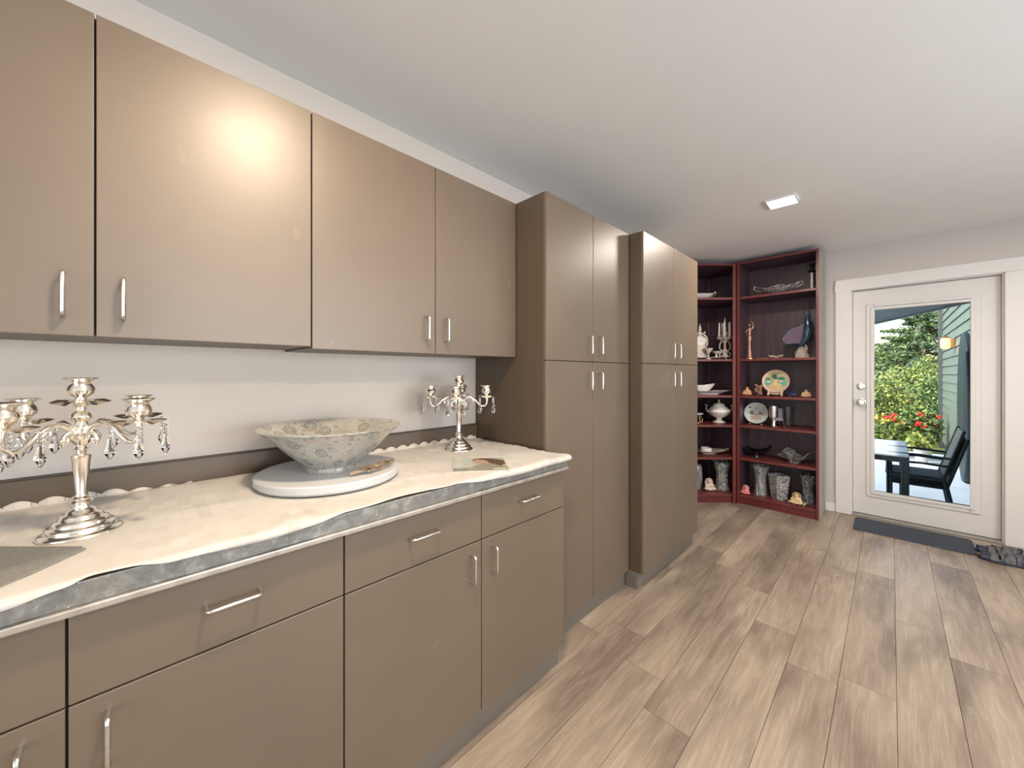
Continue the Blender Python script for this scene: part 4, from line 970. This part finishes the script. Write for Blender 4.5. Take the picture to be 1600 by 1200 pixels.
# sided wing of the house
SID = noisy('sage_siding_paint', (.115, .150, .128), (.16, .20, .17), 5, .6, (1, 1, 4), .05)
sw = struct(MB().box(.872, 1.02, YF + .152, 13.6, PZ - .15, 2.9).build('wall_patio', mat('siding_shadow', (.03, .04, .04), .8)))
z = PZ; pb = None
while z < 2.85:
    b_ = MB().add([(.868, YF + .16, z), (.850, YF + .16, z), (.868, YF + .16, z + .168), (.868, 13.6, z), (.850, 13.6, z), (.868, 13.6, z + .168)], [(0, 1, 2), (3, 5, 4), (0, 3, 4, 1), (1, 4, 5, 2), (0, 2, 5, 3)]) if pb is None else None
    if pb is None: pb = b_.build('siding_board', SID, sw); z0_ = z; o = pb
    else: o = pb.copy(); C.objects.link(o); o.parent = sw; o.location = (0, 0, z - z0_)
    z += .175
MB().box(.80, 1.03, 13.45, 13.72, PZ - .15, 2.9).build('corner_board', mat('dark_corner_board', (.05, .07, .075), .6), sw)
# porch roof with sloping rake
def zr(x): return 2.075 + .22 * (x + .187)
m = MB(); xa, xb = -1.5, 1.4
m.add([(xa, YF + .16, zr(xa)), (xb, YF + .16, zr(xb)), (xb, 8, zr(xb)), (xa, 8, zr(xa)), (xa, YF + .16, zr(xa) + .14), (xb, YF + .16, zr(xb) + .14), (xb, 8, zr(xb) + .14), (xa, 8, zr(xa) + .14)], [(0, 3, 2, 1), (4, 5, 6, 7), (0, 1, 5, 4), (1, 2, 6, 5), (2, 3, 7, 6), (3, 0, 4, 7)])
rf = struct(m.build('porch_roof', noisy('slate_soffit', (.10, .13, .16), (.17, .21, .25), 4, .6)))
m = MB(); m.add([(xa, 8.0, zr(xa) - .03), (xb, 8.0, zr(xb) - .03), (xb, 8.05, zr(xb) - .03), (xa, 8.05, zr(xa) - .03), (xa, 8.0, zr(xa) + .16), (xb, 8, zr(xb) + .16), (xb, 8.05, zr(xb) + .16), (xa, 8.05, zr(xa) + .16)], [(0, 3, 2, 1), (4, 5, 6, 7), (0, 1, 5, 4), (1, 2, 6, 5), (2, 3, 7, 6), (3, 0, 4, 7)])
m.build('rake_board', mat('grey_rake_board', (.34, .35, .37), .6), rf)
# exterior wall lamp
t = thing('wall_lantern', 'glowing amber wall lantern on the sage siding outside', 'lamp', (.80, 11.0, 1.80))
MB().box(.80, .850, 10.94, 11.06, 1.78, 1.96).build('back_plate', mat('copper_plate', (.35, .17, .08), .4, .8), t, bevel=.005)
AM = mat('amber_glass', (1, .6, .2), .3); B(AM).inputs['Emission Color'].default_value = (1, .5, .12, 1); B(AM).inputs['Emission Strength'].default_value = 2.2
MB().lathe([(0, 0), (.05, 0), (.065, .03), (.065, .17), (.05, .2), (0, .2)], (.735, 11.0, 1.77), 20).build('amber_shade', AM, t, smooth=35)
MB().lathe([(.03, .2), (.07, .2), (.03, .235), (0, .24)], (.735, 11.0, 1.77), 20).build('lantern_cap', mat('lantern_cap', (.30, .15, .07), .4, .8), t, smooth=35)
# oval board leaning on the siding
t = thing('paddle_board', 'long dark oval board standing upright against the sage siding outside', 'board', (.81, 8.6, PZ))
m = MB(); n = 40; pr = []
for k in range(n):
    a = 2 * PI * k / n; pr.append((8.62 + .58 * math.cos(a), PZ + 1.10 + 1.10 * math.sin(a)))
m.add([(.735, y, z) for y, z in pr] + [(.80, y, z) for y, z in pr], [tuple(range(n)), tuple(range(n, 2 * n))[::-1]] + [(i, n + i, n + (i + 1) % n, (i + 1) % n) for i in range(n)])
m.build('deck', noisy('dark_board', (.010, .022, .028), (.028, .05, .06), 2.5, .5, (1, 1, 3)), t, bevel=.02)
# table
t = thing('patio_table', 'white-topped patio table with dark metal frame outside the glazed door', 'table', (-.5, 6.3, PZ))
MB().box(-1.15, .135, 5.70, 6.93, .415, .430).build('tabletop', mat('white_table_glass', (.92, .93, .94), .3), t, bevel=.003)
DKM = mat('dark_powder_coat', (.018, .028, .035), .4, .3)
MB().box(-1.15, .135, 5.70, 5.735, .36, .4145).box(-1.15, .135, 6.895, 6.93, .36, .4145).box(-1.15, -1.115, 5.735, 6.895, .36, .4145).box(.10, .135, 5.735, 6.895, .36, .4145).build('frame', DKM, t, bevel=.003)
for x in (-1.15, .075):
    for y in (5.70, 6.87): MB().box(x, x + .06, y, y + .06, PZ, .36).build('leg', DKM, t, bevel=.003)
# stacked chairs
def patio_chair(label):
    r = thing('patio_chair', label, 'chair', (0, 0, 0), 'stacked patio chairs outside')
    MB().box(.0, .44, .02, .50, .405, .425).build('seat', mat('navy_sling', (.03, .05, .08), .6), r, bevel=.004)
    m = MB().add([(.43, .05, .44), (.43, .47, .44), (.56, .47, .92), (.56, .05, .92), (.442, .05, .437), (.442, .47, .437), (.572, .47, .917), (.572, .05, .917)], [(0, 1, 2, 3), (7, 6, 5, 4), (0, 4, 5, 1), (1, 5, 6, 2), (2, 6, 7, 3), (3, 7, 4, 0)])
    m.build('backrest', noisy('beige_sling', (.30, .29, .25), (.38, .37, .32), 30, .7), r)
    for y in (.01, .51):
        MB().tube([(.02, y, 0), (.02, y, .40), (.015, y, .635)], .013, 8).build('front_leg', DKM, r, smooth=50)
        MB().tube([(.015, y, .635), (.25, y, .645), (.49, y, .63)], .012, 8).build('armrest', DKM, r, smooth=50)
        MB().tube([(.50, y, 0), (.46, y, .25), (.43, y, .42), (.50, y, .68), (.568, y, .93)], .013, 8).build('rear_leg', DKM, r, smooth=50)
        MB().tube([(.02, y, .405), (.44, y, .405)], .012, 8).build('seat_rail', DKM, r, smooth=50)
    return r
ch = patio_chair('dark-framed sling chair, lower one of the stack beside the patio table'); ch.location = (-.02, 5.90, PZ)
c2_ = copy_tree(ch); c2_['label'] = 'dark-framed sling chair stacked on top of the other patio chair'; c2_.location = (-.045, 5.90, PZ + .085)

# foliage
def leaves(n, place, size, mats, name, parent, seed, flat_=.0):
    r = np.random.RandomState(seed); P = place(r, n); N_ = len(P)
    d = r.normal(size=(N_, 3)); d[:, 2] *= (1 - flat_); d /= np.linalg.norm(d, axis=1)[:, None]
    u = np.cross(d, r.normal(size=(N_, 3))); u /= np.linalg.norm(u, axis=1)[:, None]
    s = size * r.uniform(.6, 1.3, N_)[:, None]
    v = np.stack([P - d * s, P + u * s * .45, P + d * s, P - u * s * .45], 1).reshape(-1, 3)
    f = np.arange(N_ * 4).reshape(-1, 4)
    org = np.array(ORG[parent.name]); me = bpy.data.meshes.new(name)
    me.from_pydata((v - org).tolist(), [], f.tolist())
    for m_ in mats: me.materials.append(m_)
    me.polygons.foreach_set('material_index', r.randint(0, len(mats), N_)); me.update()
    o = bpy.data.objects.new(name, me); C.objects.link(o); o.parent = parent; ORG[o.name] = ORG[parent.name].copy(); return o
def lm(name, c, c2=None):
    m = noisy(name, c, c2 or tuple(x * 1.5 for x in c), 2, .55); B(m).inputs['Subsurface Weight'].default_value = 0
    return m
GRN = [lm('leaf_green', (.075, .135, .045)), lm('leaf_light', (.22, .29, .08)), lm('leaf_dark', (.035, .075, .035)), lm('leaf_yellow', (.38, .39, .11))]
NEED = [lm('needle_green', (.075, .135, .06)), lm('needle_light', (.16, .23, .09)), lm('needle_dark', (.03, .07, .05))]
BARK = noisy('bark', (.12, .07, .045), (.28, .18, .12), 20, .9, bmp=.5)
def blob(c, rx, ry, rz):
    def f(r, n):
        d = r.normal(size=(n, 3)); d /= np.linalg.norm(d, axis=1)[:, None]
        lump = 1 + .22 * np.sin(d[:, 0] * 7 + c[0]) * np.cos(d[:, 2] * 6 + c[1]) + .12 * np.sin(d[:, 1] * 13)
        q = (r.uniform(.25, 1, n) ** .5 * lump)[:, None]
        return np.array(c) + d * q * np.array([rx, ry, rz])
    return f
def bush(label, x, y, w_, h, n, seed, mats=GRN, size=.11, group='garden shrubs beyond the patio'):
    g0 = PZ - .16
    r = thing('shrub', label, 'shrub', (x, y, g0), group)
    leaves(n, blob((x, y, g0 + h * .55), w_, w_ * .8, h * .5), size, mats, 'foliage', r, seed)
    m = MB()
    for k in range(4):
        a = k * PI / 2 + .4; m.tube([(x, y, g0), (x + .1 * w_ * math.cos(a), y + .1 * w_ * math.sin(a), g0 + h * .3), (x + .4 * w_ * math.cos(a), y + .4 * w_ * math.sin(a), g0 + h * .6)], [.05, .035, .012], 6)
    m.build('stem', BARK, r, smooth=50); return r
sh = [('broad yellow-green shrub straight behind the patio table', -.35, 13.9, .85, 1.60, 12000, 1, [GRN[0], GRN[1], GRN[2], GRN[3]], .04),
      ('mid-green shrub beside the corner board of the sage siding', 1.10, 16.2, .85, 1.62, 12000, 2, [GRN[0], GRN[1], GRN[2]], .04),
      ('tall bright shrub under the conifer branches', .75, 19.3, 1.15, 2.05, 14000, 3, [GRN[0], GRN[1], GRN[2], GRN[3]], .05),
      ('bushy shrub at the open side of the patio', -2.6, 14.6, 1.0, 1.9, 6000, 4, GRN[:3], .09),
      ('round shrub far along the open side of the patio', -5.2, 15.0, 1.2, 2.1, 6000, 5, GRN[:3], .10),
      ('tall dark shrub at the end of the garden', -1.45, 20.6, 1.15, 2.5, 10000, 6, GRN[:3], .07),
      ('wide dark shrub closing the garden behind the siding', 3.9, 22.0, 1.8, 3.0, 7000, 7, [GRN[0], GRN[2]], .12),
      ('distant hazy green tree crown over the garden end', -1.1, 27.0, 2.3, 2.95, 14000, 9, [GRN[0], GRN[1], GRN[2]], .08),
      ('low dark shrub between the patio and the bright ones', .36, 12.1, .33, 1.0, 5000, 8, [GRN[0], GRN[1], GRN[2]], .04)]
for lb, x, y, w_, h, n, sd_, ms, sz in sh: bush(lb, x, y, w_, h, n, sd_, ms, sz)
def conifer(label, x, y, H, W_, n_lv, seed):
    g0 = PZ - .16; r = thing('conifer', label, 'tree', (x, y, g0), 'conifers beyond the garden')
    MB().tube([(x, y, g0), (x, y, g0 + H * .5), (x + .05, y, g0 + H)], [.11, .07, .02], 10).build('trunk', BARK, r, smooth=50)
    q = random.Random(seed); segs = []; bm_ = MB()
    for k in range(n_lv):
        t_ = k / n_lv; z = g0 + H * (.12 + .87 * t_); Rl = W_ * (1 - t_) ** .85 + .08
        for j in range(9):
            a = q.uniform(0, 2 * PI); rl = Rl * q.uniform(.6, 1.12); dz = q.uniform(-.30, .16) * rl
            tip = (x + rl * math.cos(a), y + rl * math.sin(a), z + dz)
            segs.append(((x, y, z + .05), tip)); bm_.tube([(x, y, z + .05), tip], [.03, .005], 4)
    o = bm_.build('branches', BARK, r); o['kind'] = 'stuff'
    S0 = np.array([s[0] for s in segs]); S1 = np.array([s[1] for s in segs])
    def place(rs, n):
        i = rs.randint(0, len(segs), n); u = rs.uniform(.18, 1.03, n) ** .75; P = S0[i] + (S1[i] - S0[i]) * u[:, None]
        wd = (.15 * (1.15 - u))[:, None] * (.5 + np.linalg.norm(S1[i] - S0[i], axis=1)[:, None] * .35)
        P = P + rs.normal(size=(n, 3)) * wd * np.array([1, 1, .75]); P[:, 2] -= .07; return P
    leaves(34000, place, .075, NEED, 'foliage', r, seed, .1)
conifer('tall layered conifer rising beside the sage siding', 1.15, 25, 6.3, 2.55, 15, 11)
conifer('conifer standing off to the open side of the garden', -5.5, 27, 6.5, 2.6, 17, 12)
# potted plants on the patio edge
POT = mat('white_pot', (.72, .72, .70), .5)
def potted(name, label, x, y, ps, ph, leafs, n, sz, flower=None, seed=1, spread=.2, high=.35, group='potted plants along the patio edge'):
    r = thing(name, label, 'potted plant', (x, y, PZ), group)
    MB().lathe([(0, 0), (ps * .72, 0), (ps * .98, ph * .94), (ps * 1.06, ph * .94), (ps * 1.06, ph), (ps * .92, ph), (ps * .9, ph * .9), (0, ph * .9)], (x, y, PZ), 24).build('pot', POT, r, smooth=35)
    leaves(n, blob((x, y, PZ + ph + high * .42), spread, spread, high * .5), sz, leafs, 'foliage', r, seed)
    if flower:
        q = random.Random(seed)
        for k in range(6):
            a = q.uniform(0, 2 * PI); rr_ = q.uniform(.05, spread * .9); fx, fy, fz = x + rr_ * math.cos(a), y - abs(rr_ * math.sin(a)), PZ + ph + high * q.uniform(.6, 1.0)
            m = MB()
            for g in range(9): m.ball((fx + q.uniform(-.035, .035), fy + q.uniform(-.03, .03), fz + q.uniform(-.02, .03)), q.uniform(.014, .022), 6)
            m.build('flower_head', flower, r, smooth=60)
RED = mat('geranium_red', (.80, .05, .03), .5); YEL = mat('yellow_petal', (.85, .62, .12), .5)
potted('potted_hosta', 'white pot of yellow-green broad leaves at the patio edge', .385, 9.9, .10, .24, [GRN[3], GRN[1]], 180, .10, None, 21, .16, .26)
potted('potted_geranium', 'potted red geranium between patio table and white pot', .04, 10.4, .12, .24, GRN[:2] + [GRN[3]], 900, .05, RED, 22, .26, .55)
potted('potted_geranium', 'potted red geranium behind the white pot', .44, 10.5, .12, .24, GRN[:2] + [GRN[2]], 900, .05, RED, 23, .25, .58)
potted('potted_marigold', 'potted yellow flowers behind the patio table', -.23, 10.3, .12, .24, GRN[:2] + [GRN[3]], 800, .05, YEL, 24, .24, .50)
